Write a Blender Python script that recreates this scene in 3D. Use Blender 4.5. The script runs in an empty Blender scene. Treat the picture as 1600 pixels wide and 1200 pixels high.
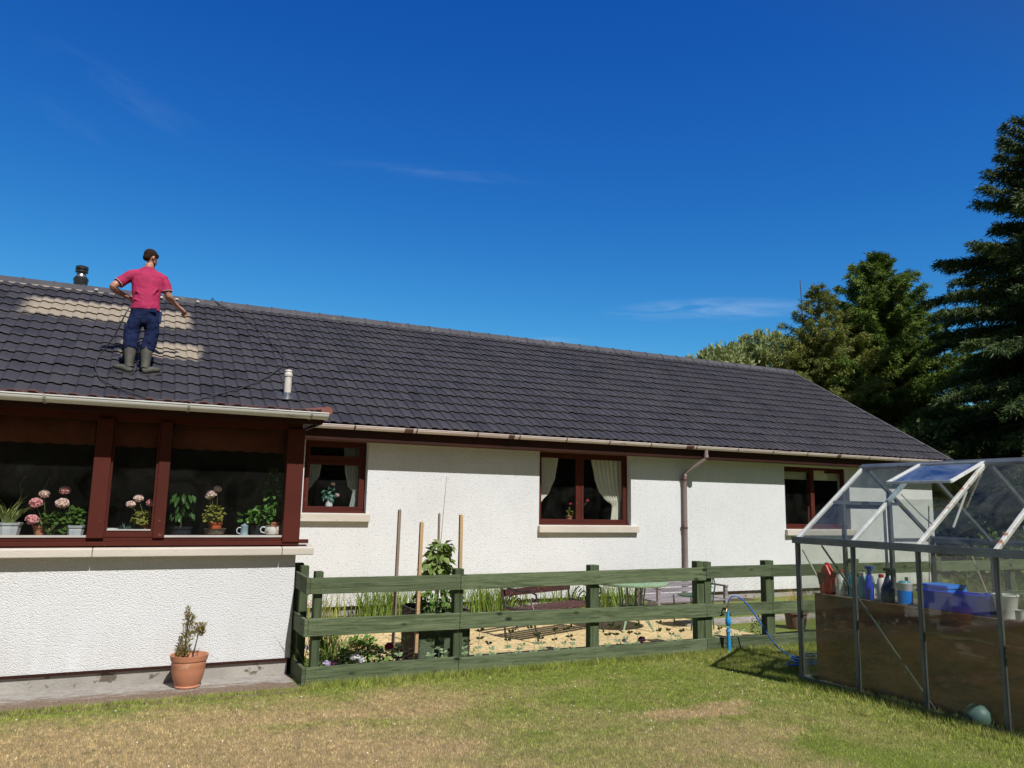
import bpy, math, random
import numpy as np
from mathutils import Vector, Matrix
R = math.radians
rng = random.Random(7)
S = bpy.context.scene
COL = S.collection

# ------------------------------------------------------------ camera
cam_d = bpy.data.cameras.new('camera'); cam = bpy.data.objects.new('camera', cam_d); COL.objects.link(cam)
S.camera = cam
cam_d.sensor_width = 36.0; cam_d.lens = 36.0*1215/1600; cam_d.clip_start = 0.05; cam_d.clip_end = 2000
yaw, pit, rol = R(64.568), R(8.718), R(1.086)
Fv = Vector((math.cos(yaw)*math.cos(pit), math.sin(yaw)*math.cos(pit), math.sin(pit)))
Rv = Vector((math.sin(yaw), -math.cos(yaw), 0)); Uv = Rv.cross(Fv)
R2 = Rv*math.cos(rol)+Uv*math.sin(rol); U2 = Uv*math.cos(rol)-Rv*math.sin(rol)
M = Matrix.Identity(4)
for i in range(3):
    M[i][0] = R2[i]; M[i][1] = U2[i]; M[i][2] = -Fv[i]
M[2][3] = 1.55
cam.matrix_world = M

# ------------------------------------------------------------ sky and sun
SUN = Vector((0.12, -1.0, 1.22)).normalized()
w = bpy.data.worlds.new('World'); S.world = w; w.use_nodes = True
nt = w.node_tree; N = nt.nodes; L = nt.links; N.clear()
def nn(tree, typ, **k):
    n = tree.nodes.new(typ)
    for a, b in k.items(): setattr(n, a, b)
    return n
sky = nn(nt, 'ShaderNodeTexSky', sky_type='NISHITA', sun_disc=False)
sky.sun_elevation = math.asin(SUN.z); sky.sun_rotation = math.atan2(SUN.x, SUN.y)
sky.air_density = 1.0; sky.dust_density = 0.2; sky.ozone_density = 3.0; sky.altitude = 0
SKY_STRENGTH = 0.1
sc = nn(nt, 'ShaderNodeVectorMath', operation='SCALE'); sc.inputs['Scale'].default_value = SKY_STRENGTH
L.new(sky.outputs[0], sc.inputs[0])
def _m(op, a, b=None, cl=False):
    m = nn(nt, 'ShaderNodeMath', operation=op, use_clamp=cl)
    for i, q in enumerate((a, b)):
        if q is None: continue
        if isinstance(q, (int, float)): m.inputs[i].default_value = q
        else: L.new(q, m.inputs[i])
    return m.outputs[0]
# deep polarised-looking blue away from the sun, sky round the sun dimmed and warmed to cut shade fill
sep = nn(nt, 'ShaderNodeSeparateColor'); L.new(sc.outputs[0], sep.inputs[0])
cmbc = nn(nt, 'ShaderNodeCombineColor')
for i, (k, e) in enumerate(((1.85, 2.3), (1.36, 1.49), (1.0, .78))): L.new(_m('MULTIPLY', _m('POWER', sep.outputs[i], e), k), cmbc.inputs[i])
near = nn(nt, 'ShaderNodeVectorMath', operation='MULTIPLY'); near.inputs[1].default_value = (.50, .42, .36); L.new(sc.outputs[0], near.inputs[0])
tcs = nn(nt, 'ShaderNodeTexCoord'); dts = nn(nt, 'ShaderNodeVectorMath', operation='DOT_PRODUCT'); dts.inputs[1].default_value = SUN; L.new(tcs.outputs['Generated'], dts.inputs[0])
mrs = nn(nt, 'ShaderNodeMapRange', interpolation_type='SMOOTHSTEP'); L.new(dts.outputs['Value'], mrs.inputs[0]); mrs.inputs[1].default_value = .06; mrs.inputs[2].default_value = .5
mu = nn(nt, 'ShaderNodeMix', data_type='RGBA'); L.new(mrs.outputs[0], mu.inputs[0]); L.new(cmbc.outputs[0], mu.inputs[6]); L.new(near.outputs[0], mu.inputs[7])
tc = nn(nt, 'ShaderNodeTexCoord')
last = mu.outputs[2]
def cloud(last, cdir, wa, wb, tilt, scale, stretch, amt, seed):
    c = Vector(cdir).normalized(); t = Vector((c.y, -c.x, 0)).normalized(); n = t.cross(c)
    t2 = t*math.cos(tilt)+n*math.sin(tilt); n2 = n*math.cos(tilt)-t*math.sin(tilt)
    def dot(v):
        d = nn(nt, 'ShaderNodeVectorMath', operation='DOT_PRODUCT'); d.inputs[1].default_value = v
        L.new(tc.outputs['Generated'], d.inputs[0]); return d.outputs['Value']
    def mth(op, a, b=None, cl=False):
        m = nn(nt, 'ShaderNodeMath', operation=op, use_clamp=cl)
        for i, q in enumerate((a, b)):
            if q is None: continue
            if isinstance(q, (int, float)): m.inputs[i].default_value = q
            else: L.new(q, m.inputs[i])
        return m.outputs[0]
    a = dot(t2); b = dot(n2)
    cmb = nn(nt, 'ShaderNodeCombineXYZ'); L.new(a, cmb.inputs[0]); L.new(mth('MULTIPLY', b, stretch), cmb.inputs[1]); cmb.inputs[2].default_value = seed
    no = nn(nt, 'ShaderNodeTexNoise'); no.inputs['Scale'].default_value = scale; no.inputs['Detail'].default_value = 7; no.inputs['Roughness'].default_value = .62
    no.inputs['Distortion'].default_value = .8
    L.new(cmb.outputs[0], no.inputs[0])
    a0 = mth('SUBTRACT', a, t2.dot(c)); b0 = mth('SUBTRACT', b, n2.dot(c))
    a1 = mth('POWER', mth('ABSOLUTE', mth('DIVIDE', a0, wa)), 2); b1 = mth('POWER', mth('ABSOLUTE', mth('DIVIDE', b0, wb)), 2)
    mask = mth('SUBTRACT', 1.0, mth('ADD', a1, b1), True)
    front = mth('GREATER_THAN', dot(c), 0.5)
    f = mth('MULTIPLY', mth('MULTIPLY', mask, mth('MULTIPLY', mth('SUBTRACT', no.outputs[0], .4, True), 4.0, True)), mth('MULTIPLY', front, amt), True)
    mx = nn(nt, 'ShaderNodeMix', data_type='RGBA'); L.new(f, mx.inputs[0]); L.new(last, mx.inputs[6]); mx.inputs[7].default_value = (.62, .74, .9, 1)
    return mx.outputs[2]
def pdir(u, v): return Fv + R2*((u-800)/1215) + U2*((600-v)/1215)
last = cloud(last, pdir(1110, 484), .14, .016, R(-1), 9, 7, .22, 1.0)
last = cloud(last, pdir(690, 270), .16, .009, R(-2), 8, 9, .045, 4.0)
last = cloud(last, pdir(205, 150), .11, .020, R(-20), 16, 3, .028, 7.0)
last = cloud(last, pdir(110, 190), .05, .012, R(-25), 14, 3, .02, 9.0)
last = cloud(last, pdir(855, 535), .05, .008, R(2), 14, 5, .12, 3.0)
bg = nn(nt, 'ShaderNodeBackground'); bg.inputs[1].default_value = 1.0
out = nn(nt, 'ShaderNodeOutputWorld')
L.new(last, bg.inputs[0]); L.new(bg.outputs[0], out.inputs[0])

sun_d = bpy.data.lights.new('sun', 'SUN'); sun_d.energy = 5.0; sun_d.angle = R(.53); sun_d.color = (1, .968, .925)
sun = bpy.data.objects.new('sun', sun_d); COL.objects.link(sun)
sun.rotation_euler = SUN.to_track_quat('Z', 'Y').to_euler(); sun.location = (0, -5, 30)
S.view_settings.view_transform = 'Standard'; S.view_settings.look = 'None'; S.view_settings.gamma = 1; S.view_settings.exposure = .12
S.render.engine = 'CYCLES'
S.cycles.max_bounces = 10; S.cycles.transparent_max_bounces = 24; S.cycles.diffuse_bounces = 4; S.cycles.glossy_bounces = 4

# ------------------------------------------------------------ mesh builder
class MB:
    def __init__(s): s.v = []; s.f = []
    def add(s, vs, fs):
        o = len(s.v); s.v += [tuple(v) for v in vs]; s.f += [tuple(i+o for i in f) for f in fs]; return s
    def box(s, x0, x1, y0, y1, z0, z1):
        return s.add([(x0,y0,z0),(x1,y0,z0),(x1,y1,z0),(x0,y1,z0),(x0,y0,z1),(x1,y0,z1),(x1,y1,z1),(x0,y1,z1)],
            [(0,3,2,1),(4,5,6,7),(0,1,5,4),(1,2,6,5),(2,3,7,6),(3,0,4,7)])
    def bar(s, a, b, wd, ht, up=(0,0,1)):       # rectangular bar from a to b
        a = Vector(a); b = Vector(b); d = (b-a).normalized(); up = Vector(up)
        if abs(d.dot(up)) > .98: up = Vector((1,0,0))
        x = d.cross(up).normalized(); y = x.cross(d).normalized()
        vs = []
        for p in (a, b):
            for i, j in ((-1,-1),(1,-1),(1,1),(-1,1)): vs.append(p+x*(i*wd/2)+y*(j*ht/2))
        return s.add(vs, [(0,1,2,3),(7,6,5,4),(0,4,5,1),(1,5,6,2),(2,6,7,3),(3,7,4,0)])
    def tube(s, pts, rad, n=8, cap=True, ref=None):
        pts = [Vector(p) for p in pts]; m = len(pts)
        if not isinstance(rad, (list, tuple)): rad = [rad]*m
        base = len(s.v); prev = None
        for i, p in enumerate(pts):
            d = (pts[min(i+1,m-1)]-pts[max(i-1,0)]).normalized()
            if ref is not None: x = Vector(ref)
            elif prev is None: x = Vector((0,0,1)) if abs(d.z) < .9 else Vector((1,0,0))
            else: x = prev
            x = (x-d*x.dot(d)).normalized(); prev = x; y = d.cross(x)
            r = rad[i]; ra, rb = r if isinstance(r, tuple) else (r, r)
            for k in range(n):
                a = 2*math.pi*k/n; s.v.append(tuple(p+x*(ra*math.cos(a))+y*(rb*math.sin(a))))
        for i in range(m-1):
            for k in range(n):
                q = base+i*n; k2 = (k+1) % n
                s.f.append((q+k, q+k2, q+n+k2, q+n+k))
        if cap:
            s.f.append(tuple(base+k for k in range(n-1,-1,-1))); s.f.append(tuple(base+(m-1)*n+k for k in range(n)))
        return s
    def lathe(s, prof, c=(0,0,0), n=24, sx=1, sy=1):     # prof: (r, z)
        base = len(s.v)
        for r, z in prof:
            for k in range(n):
                a = 2*math.pi*k/n; s.v.append((c[0]+r*sx*math.cos(a), c[1]+r*sy*math.sin(a), c[2]+z))
        for i in range(len(prof)-1):
            for k in range(n):
                q = base+i*n; k2 = (k+1) % n; s.f.append((q+k, q+k2, q+n+k2, q+n+k))
        if prof[0][0] > 1e-4: s.f.append(tuple(base+k for k in range(n-1,-1,-1)))
        if prof[-1][0] > 1e-4: s.f.append(tuple(base+(len(prof)-1)*n+k for k in range(n)))
        return s
    def prism(s, poly, axis, a, b):             # poly 2-D list, extruded along axis
        def mk(p, t): return {'x': (t, p[0], p[1]), 'y': (p[0], t, p[1]), 'z': (p[0], p[1], t)}[axis]
        n = len(poly); vs = [mk(p, a) for p in poly]+[mk(p, b) for p in poly]
        return s.add(vs, [tuple(range(n-1,-1,-1)), tuple(range(n, 2*n))]+[(i, (i+1) % n, n+(i+1) % n, n+i) for i in range(n)])
    def ell(s, c, r, n=12, m=8, mat=None):
        vs = []; 
        for j in range(m+1):
            t = math.pi*j/m
            for k in range(n):
                a = 2*math.pi*k/n
                p = Vector((r[0]*math.sin(t)*math.cos(a), r[1]*math.sin(t)*math.sin(a), r[2]*math.cos(t)))
                if mat is not None: p = mat @ p
                vs.append(p+Vector(c))
        fs = [(j*n+k, (j+1)*n+k, (j+1)*n+(k+1) % n, j*n+(k+1) % n) for j in range(m) for k in range(n)]
        return s.add(vs, fs)
    def leaf(s, p, d, nrm, ln, wd, bend=.2):    # a folded, pointed leaf
        p = Vector(p); d = Vector(d).normalized(); nrm = Vector(nrm)
        x = d.cross(nrm)
        if x.length < 1e-3: x = d.cross(Vector((1,0,0)))
        x.normalize(); u = x.cross(d)
        a = p; t = p+d*ln-u*(bend*ln); m1 = p+d*(ln*.45)+x*(wd/2)+u*(.08*ln); m2 = p+d*(ln*.45)-x*(wd/2)+u*(.08*ln)
        q1 = p+d*(ln*.8)+x*(wd*.3)-u*(bend*ln*.5); q2 = p+d*(ln*.8)-x*(wd*.3)-u*(bend*ln*.5)
        mid = p+d*(ln*.5)
        return s.add([a, m1, q1, t, q2, m2, mid], [(0,1,2,6),(6,2,3),(6,3,4),(0,6,4,5)])
    def blade(s, p, az, ln, wd, lean, curl, n=4):
        p = Vector(p); h = Vector((math.cos(az), math.sin(az), 0)); sd = Vector((-math.sin(az), math.cos(az), 0))
        vs = []; ang = lean; q = p.copy()
        for i in range(n+1):
            t = i/n; ww = wd*(1-t)**.6 if t > .3 else wd
            vs += [q-sd*ww/2, q+sd*ww/2]
            q = q+(h*math.sin(ang)+Vector((0,0,1))*math.cos(ang))*(ln/n); ang += curl/n
        return s.add(vs, [(2*i, 2*i+1, 2*i+3, 2*i+2) for i in range(n)])
    def build(s, name, mat, parent=None, smooth=False, bevel=0, mods=()):
        me = bpy.data.meshes.new(name); org = Vector((0,0,0)); q = parent
        while q is not None: org += q.location; q = q.parent
        me.from_pydata([tuple(Vector(v)-org) for v in s.v], [], s.f); me.update()
        o = bpy.data.objects.new(name, me); COL.objects.link(o)
        if parent is not None: o.parent = parent
        if mat: me.materials.append(mat)
        if smooth: me.polygons.foreach_set('use_smooth', [True]*len(me.polygons))
        if smooth == 'auto':
            try: me.set_sharp_from_angle(angle=R(40))
            except Exception: pass
        if bevel:
            b = o.modifiers.new('bevel', 'BEVEL'); b.width = bevel; b.segments = 2; b.limit_method = 'ANGLE'
        return o
def root(name, loc, label, cat, group=None):
    o = bpy.data.objects.new(name, None); COL.objects.link(o); o.location = loc; o.empty_display_size = .1
    o['label'] = label; o['category'] = cat
    if group: o['group'] = group
    return o
def tag(o, label=None, cat=None, group=None, kind=None):
    if label: o['label'] = label
    if cat: o['category'] = cat
    if group: o['group'] = group
    if kind: o['kind'] = kind
    return o
def copy_tree(o, parent=None):
    c = o.copy(); COL.objects.link(c)
    if parent is not None: c.parent = parent; c.matrix_parent_inverse = o.matrix_parent_inverse
    for ch in list(o.children): copy_tree(ch, c)
    return c
def centre_origin(o):    # put a single-mesh thing's origin at the middle of its base
    me = o.data; n = len(me.vertices); a = np.empty(n*3); me.vertices.foreach_get('co', a); a = a.reshape(-1, 3)
    c = np.array([(a[:,0].min()+a[:,0].max())/2, (a[:,1].min()+a[:,1].max())/2, a[:,2].min()])
    a -= c; me.vertices.foreach_set('co', a.ravel()); me.update(); o.location = Vector(c); return o

# ------------------------------------------------------------ materials
def _new(name):
    m = bpy.data.materials.new(name); m.use_nodes = True; t = m.node_tree; t.nodes.clear()
    o = nn(t, 'ShaderNodeOutputMaterial'); return m, t, o
def _noise(t, vec, scale, detail=4, rough=.55, dist=0):
    n = nn(t, 'ShaderNodeTexNoise'); n.inputs['Scale'].default_value = scale; n.inputs['Detail'].default_value = detail
    n.inputs['Roughness'].default_value = rough; n.inputs['Distortion'].default_value = dist
    t.links.new(vec, n.inputs[0]); return n.outputs[0]
def _map(t, stretch):
    tc = nn(t, 'ShaderNodeTexCoord'); mp = nn(t, 'ShaderNodeMapping'); mp.inputs['Scale'].default_value = stretch
    t.links.new(tc.outputs['Object'], mp.inputs[0]); return mp.outputs[0]
def _ramp(t, fac, stops):
    r = nn(t, 'ShaderNodeValToRGB'); e = r.color_ramp.elements
    while len(e) < len(stops): e.new(.5)
    for q, (p, c) in zip(e, stops): q.position = p; q.color = (*c, 1) if len(c) == 3 else c
    t.links.new(fac, r.inputs[0]); return r.outputs[0]
def _mixc(t, fac, a, b, mode='MIX'):
    m = nn(t, 'ShaderNodeMix', data_type='RGBA', blend_type=mode)
    for sock, v in ((m.inputs[0], fac), (m.inputs[6], a), (m.inputs[7], b)):
        if isinstance(v, (int, float)): sock.default_value = v
        elif isinstance(v, tuple): sock.default_value = (*v, 1) if len(v) == 3 else v
        else: t.links.new(v, sock)
    return m.outputs[2]
def pm(name, c1, c2=None, scale=6, rough=.6, bump=0, bscale=60, metal=0, stretch=(1,1,1), spec=.5, lo=.35, hi=.65, c3=None, s3=40, f3=.62, detail=5, coat=0):
    m, t, o = _new(name); p = nn(t, 'ShaderNodeBsdfPrincipled'); t.links.new(p.outputs[0], o.inputs[0])
    v = _map(t, stretch)
    if c2 is None: c2 = tuple(x*.82 for x in c1)
    col = _ramp(t, _noise(t, v, scale, detail), [(lo, c1), (hi, c2)])
    if c3: col = _mixc(t, _ramp(t, _noise(t, v, s3, 3), [(f3, (0,0,0)), (f3+.06, (1,1,1))]), col, c3)
    t.links.new(col, p.inputs['Base Color']); p.inputs['Roughness'].default_value = rough; p.inputs['Metallic'].default_value = metal
    p.inputs['Specular IOR Level'].default_value = spec; p.inputs['Coat Weight'].default_value = coat
    if bump:
        b = nn(t, 'ShaderNodeBump'); b.inputs['Strength'].default_value = bump; b.inputs['Distance'].default_value = .01
        t.links.new(_noise(t, v, bscale, 5), b.inputs['Height']); t.links.new(b.outputs[0], p.inputs['Normal'])
    return m
def woodmat(name, c1, c2, dark, stretch):
    m, t, o = _new(name); p = nn(t, 'ShaderNodeBsdfPrincipled'); t.links.new(p.outputs[0], o.inputs[0])
    v = _map(t, stretch); v1 = _map(t, (1,1,1))
    oi = nn(t, 'ShaderNodeObjectInfo')
    c = _ramp(t, _noise(t, v1, 2.5, 6, .65), [(.3, c1), (.7, c2)])
    gr = _noise(t, v, 5.5, 7, .72, .9); c = _mixc(t, _ramp(t, gr, [(.45, (0,0,0)), (.60, (1,1,1))]), c, dark)
    c = _mixc(t, _ramp(t, _noise(t, v, 15, 4, .7, .4), [(.52, (0,0,0)), (.70, (.5,.5,.5))]), c, tuple(x*1.5 for x in c1))
    vo = nn(t, 'ShaderNodeTexVoronoi'); vo.inputs['Scale'].default_value = 2.6; mp = _map(t, (1.1, 2.2, 2.2) if stretch[0] < 1 else (2.2, 2.2, 1.1)); t.links.new(mp, vo.inputs['Vector'])
    c = _mixc(t, _ramp(t, vo.outputs['Distance'], [(.07, (1,1,1)), (.15, (0,0,0))]), c, tuple(x*.3 for x in dark))
    hs = nn(t, 'ShaderNodeHueSaturation'); mr = nn(t, 'ShaderNodeMapRange'); mr.inputs[3].default_value = .82; mr.inputs[4].default_value = 1.16; t.links.new(oi.outputs['Random'], mr.inputs[0]); t.links.new(mr.outputs[0], hs.inputs['Value']); t.links.new(c, hs.inputs['Color'])
    t.links.new(hs.outputs[0], p.inputs['Base Color']); p.inputs['Roughness'].default_value = .85; p.inputs['Specular IOR Level'].default_value = .25
    b = nn(t, 'ShaderNodeBump'); b.inputs['Strength'].default_value = .7; b.inputs['Distance'].default_value = .006; t.links.new(gr, b.inputs['Height']); t.links.new(b.outputs[0], p.inputs['Normal']); return m
def leafmat(name, c1, c2, scale=8, trans=.3, rough=.5):
    m, t, o = _new(name); v = _map(t, (1,1,1))
    col = _ramp(t, _noise(t, v, scale, 3, .7), [(.3, c1), (.7, c2)])
    p = nn(t, 'ShaderNodeBsdfPrincipled'); p.inputs['Roughness'].default_value = rough; p.inputs['Specular IOR Level'].default_value = .3
    t.links.new(col, p.inputs['Base Color'])
    tr = nn(t, 'ShaderNodeBsdfTranslucent'); t.links.new(_mixc(t, 1.0, col, (1.0, 1.0, .55), 'MULTIPLY'), tr.inputs[0])
    mx = nn(t, 'ShaderNodeMixShader'); mx.inputs[0].default_value = trans
    t.links.new(p.outputs[0], mx.inputs[1]); t.links.new(tr.outputs[0], mx.inputs[2]); t.links.new(mx.outputs[0], o.inputs[0]); return m
def glassmat(name, tint, film=.03, filmc=(.5,.5,.45), rough=.01, boost=1.0, dirt=2.0):
    m, t, o = _new(name)
    lw = nn(t, 'ShaderNodeLayerWeight'); lw.inputs[0].default_value = .5
    pw = nn(t, 'ShaderNodeMath', operation='POWER'); t.links.new(lw.outputs['Facing'], pw.inputs[0]); pw.inputs[1].default_value = 5
    ma = nn(t, 'ShaderNodeMath', operation='MULTIPLY_ADD', use_clamp=True); t.links.new(pw.outputs[0], ma.inputs[0]); ma.inputs[1].default_value = .95*boost; ma.inputs[2].default_value = .045*boost
    tr = nn(t, 'ShaderNodeBsdfTransparent'); tr.inputs[0].default_value = (*tint, 1)
    gl = nn(t, 'ShaderNodeBsdfGlossy'); gl.inputs['Roughness'].default_value = rough
    df = nn(t, 'ShaderNodeBsdfDiffuse'); df.inputs[0].default_value = (*filmc, 1)
    v = _map(t, (1,1,1)); fr = _ramp(t, _noise(t, v, dirt, 8, .72, 1.2), [(.38, (film*.15,)*3), (.72, (film*3.2,)*3)])
    m1 = nn(t, 'ShaderNodeMixShader'); t.links.new(fr, m1.inputs[0]); t.links.new(tr.outputs[0], m1.inputs[1]); t.links.new(df.outputs[0], m1.inputs[2])
    m2 = nn(t, 'ShaderNodeMixShader'); t.links.new(ma.outputs[0], m2.inputs[0]); t.links.new(m1.outputs[0], m2.inputs[1]); t.links.new(gl.outputs[0], m2.inputs[2])
    t.links.new(m2.outputs[0], o.inputs[0]); return m

def roughcast():
    m, t, o = _new('roughcast render'); p = nn(t, 'ShaderNodeBsdfPrincipled'); t.links.new(p.outputs[0], o.inputs[0])
    g = nn(t, 'ShaderNodeNewGeometry'); pos = g.outputs['Position']
    vo = nn(t, 'ShaderNodeTexVoronoi'); vo.inputs['Scale'].default_value = 95; t.links.new(pos, vo.inputs['Vector'])
    n1 = _noise(t, pos, 66, 5, .75); n2 = _noise(t, pos, 1.1, 5)
    base = _ramp(t, n2, [(.3, (.70,.715,.73)), (.7, (.635,.645,.655))])
    dark = _ramp(t, _noise(t, pos, 62, 3, .6), [(.61, (0,0,0)), (.70, (.9,.9,.9))])
    c = _mixc(t, dark, base, (.34,.32,.29))
    sp = nn(t, 'ShaderNodeSeparateXYZ'); t.links.new(pos, sp.inputs[0])     # splash dirt near the base
    mr = nn(t, 'ShaderNodeMapRange'); mr.inputs[1].default_value = .05; mr.inputs[2].default_value = .55; mr.inputs[3].default_value = 1; mr.inputs[4].default_value = 0
    t.links.new(sp.outputs[2], mr.inputs[0])
    st = _map(t, (1.2, 1.2, .35))
    dirt = nn(t, 'ShaderNodeMath', operation='MULTIPLY', use_clamp=True); t.links.new(mr.outputs[0], dirt.inputs[0])
    t.links.new(_ramp(t, _noise(t, st, 3.5, 6, .7), [(.42, (0,0,0)), (.75, (.55,.55,.55))]), dirt.inputs[1])
    c = _mixc(t, dirt.outputs[0], c, (.48,.44,.38))
    # faint vertical weathering streaks
    stv = _map(t, (5, 5, .25)); c = _mixc(t, _ramp(t, _noise(t, stv, 2.2, 5, .6), [(.56, (0,0,0)), (.8, (.3,.3,.3))]), c, (.55,.52,.46))
    t.links.new(c, p.inputs['Base Color']); p.inputs['Roughness'].default_value = .93; p.inputs['Specular IOR Level'].default_value = .15
    ad = nn(t, 'ShaderNodeMath', operation='MULTIPLY_ADD'); t.links.new(vo.outputs['Distance'], ad.inputs[0]); ad.inputs[1].default_value = -1.1; t.links.new(n1, ad.inputs[2])
    b = nn(t, 'ShaderNodeBump'); b.inputs['Strength'].default_value = .5; b.inputs['Distance'].default_value = .012
    t.links.new(ad.outputs[0], b.inputs['Height']); t.links.new(b.outputs[0], p.inputs['Normal']); return m

def tilemat(name, cols, patches):
    m, t, o = _new(name); p = nn(t, 'ShaderNodeBsdfPrincipled'); t.links.new(p.outputs[0], o.inputs[0])
    g = nn(t, 'ShaderNodeNewGeometry'); pos = g.outputs['Position']; sp = nn(t, 'ShaderNodeSeparateXYZ'); t.links.new(pos, sp.inputs[0])
    def mth(op, a, b=None, cl=False):
        q = nn(t, 'ShaderNodeMath', operation=op, use_clamp=cl)
        for i, z in enumerate((a, b)):
            if z is None: continue
            if isinstance(z, (int, float)): q.inputs[i].default_value = z
            else: t.links.new(z, q.inputs[i])
        return q.outputs[0]
    at = nn(t, 'ShaderNodeAttribute'); at.attribute_name = 'tile'
    col = _ramp(t, at.outputs['Fac'], [(0, cols[0]), (1, cols[1])])
    col = _mixc(t, _ramp(t, _noise(t, pos, 1.6, 7, .7), [(.40, (0,0,0)), (.70, (.9,.9,.9))]), col, cols[2])
    col = _mixc(t, _ramp(t, _noise(t, pos, 55, 4, .7), [(.52, (0,0,0)), (.72, (.5,.5,.5))]), col, cols[3])
    if patches:
        wob = mth('MULTIPLY', mth('SUBTRACT', _noise(t, pos, 9, 4, .6), .5), .26)
        tot = None
        for (x0, x1, y0, y1, sx, sh) in patches:   # sx = softness left, sh = shear of the ends
            x = mth('ADD', mth('ADD', sp.outputs[0], wob), mth('MULTIPLY', mth('SUBTRACT', sp.outputs[1], y0), sh)); y = mth('ADD', sp.outputs[1], mth('MULTIPLY', wob, .5))
            a = mth('DIVIDE', mth('SUBTRACT', x, x0), sx, True); b = mth('DIVIDE', mth('SUBTRACT', x1, x), .13, True)
            c = mth('DIVIDE', mth('SUBTRACT', y, y0), .1, True); d = mth('DIVIDE', mth('SUBTRACT', y1, y), .12, True)
            q = mth('MULTIPLY', mth('MULTIPLY', a, b), mth('MULTIPLY', c, d), True)
            tot = q if tot is None else mth('MAXIMUM', tot, q)
        beige = _ramp(t, _noise(t, pos, 60, 4, .7), [(.3, (.21,.178,.138)), (.7, (.37,.315,.25))])
        col = _mixc(t, tot, col, beige)
    t.links.new(col, p.inputs['Base Color']); p.inputs['Roughness'].default_value = .62; p.inputs['Specular IOR Level'].default_value = .4
    b = nn(t, 'ShaderNodeBump'); b.inputs['Strength'].default_value = .5; b.inputs['Distance'].default_value = .006
    t.links.new(_noise(t, pos, 120, 4, .7), b.inputs['Height']); t.links.new(b.outputs[0], p.inputs['Normal']); return m

m_cast = roughcast()
m_tile = tilemat('painted slate grey tiles', [(.021,.021,.030), (.041,.040,.053), (.052,.048,.056), (.017,.017,.025)],
                 [(-1.93, .66, 13.85, 14.72, .22, .0), (-.42, .80, 12.62, 13.28, .10, .0)])
m_redtile = tilemat('old red brown tiles', [(.075,.022,.016), (.11,.034,.024), (.05,.024,.02), (.035,.02,.018)], None)
m_ridge = pm('ridge tile', (.062,.060,.072), (.045,.044,.054), 3, .7, .4, 90, c3=(.11,.10,.095), s3=6, f3=.62)
m_plinth = pm('concrete plinth', (.38,.355,.32), (.29,.27,.24), 3, .9, .6, 60, c3=(.12,.10,.075), s3=7, f3=.58)
m_sill = pm('cast stone sill', (.57,.52,.455), (.46,.42,.365), 2, .8, .3, 90, c3=(.30,.27,.22), s3=22, f3=.66, stretch=(.4,1,1))
m_brown = pm('red brown painted wood', (.078,.015,.009), (.058,.0115,.007), 3, .7, .25, 30, stretch=(.6,6,.6), c3=(.16,.06,.045), s3=30, f3=.68, spec=.2)
m_brownd = pm('dark brown stained wood', (.038,.013,.009), (.026,.010,.007), 3, .7, .15, 30, spec=.15)
m_gutw = pm('white gutter', (.64,.65,.64), (.54,.55,.54), 3, .4, c3=(.25,.25,.23), s3=5, f3=.64, stretch=(.5,4,4))
m_gutp = pm('faded pinkish gutter', (.74,.64,.61), (.62,.52,.49), 2, .45, c3=(.20,.09,.07), s3=4, f3=.66, stretch=(.5,4,4))
m_pipe = pm('faded mauve brown downpipe', (.33,.25,.25), (.27,.20,.20), 2, .5, c3=(.15,.07,.06), s3=3, f3=.66)
m_gclip = pm('brown gutter clip', (.14,.06,.05), (.10,.04,.035), 8, .5)
m_iron = pm('black cast iron', (.022,.018,.018), (.05,.04,.036), 12, .45, .3, 60)
m_wing = glassmat('window glass', (.95,.96,.95), .004, boost=1.0)
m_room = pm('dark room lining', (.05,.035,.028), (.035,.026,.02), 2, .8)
m_panel = pm('dark timber panelling', (.045,.022,.015), (.03,.015,.01), 2, .6, stretch=(4,1,.4))
m_white = pm('white glazed ceramic', (.72,.76,.80), (.62,.66,.70), 4, .2)
m_terra = pm('terracotta', (.52,.22,.12), (.45,.19,.105), 3, .65, .2, 80, c3=(.56,.32,.2), s3=9, f3=.62)
m_dirtm = pm('soil', (.05,.032,.02), (.09,.06,.04), 25, .95, 1.0, 60)
m_lace = leafmat('cream curtain cloth', (.88,.86,.78), (.78,.76,.68), 2, .12, .9)
m_net = leafmat('grey white net curtain', (.62,.65,.66), (.50,.54,.55), 2, .3, .9)
m_green = woodmat('green stained timber', (.125,.150,.085), (.085,.115,.058), (.048,.066,.032), (.30,6,6))
m_greenv = woodmat('green stained post', (.090,.118,.060), (.064,.090,.045), (.038,.054,.026), (6,6,.30))
m_alu = pm('weathered aluminium', (.20,.22,.235), (.13,.145,.16), 5, .42, .2, 60, metal=.55, c3=(.09,.09,.09), s3=14, f3=.66)
m_alud = pm('dull aluminium', (.15,.165,.165), (.09,.10,.10), 4, .5, .2, 60, metal=.4)
m_rust = pm('white painted glazing bar with rust', (.66,.66,.64), (.50,.49,.47), 10, .5, .2, 60, c3=(.36,.16,.09), s3=15, f3=.60)
m_bar = pm('chalky glazing bar', (.60,.61,.60), (.48,.49,.48), 10, .5, .2, 60, c3=(.30,.29,.28), s3=24, f3=.66)
m_ghg = glassmat('greenhouse glass', (.92,.93,.91), .022, (.45,.48,.42), .02, boost=.9, dirt=3.2)
m_board = pm('brown hardboard', (.30,.12,.06), (.12,.052,.032), 2.6, .7, .3, 20, c3=(.40,.27,.19), s3=3.0, f3=.60, stretch=(1,.6,1.9), lo=.42, hi=.58)
m_galv = pm('galvanised flue', (.32,.33,.34), (.22,.23,.24), 6, .35, metal=.8)
m_black = pm('black enamel', (.016,.018,.02), (.028,.03,.032), 5, .35)
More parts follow.
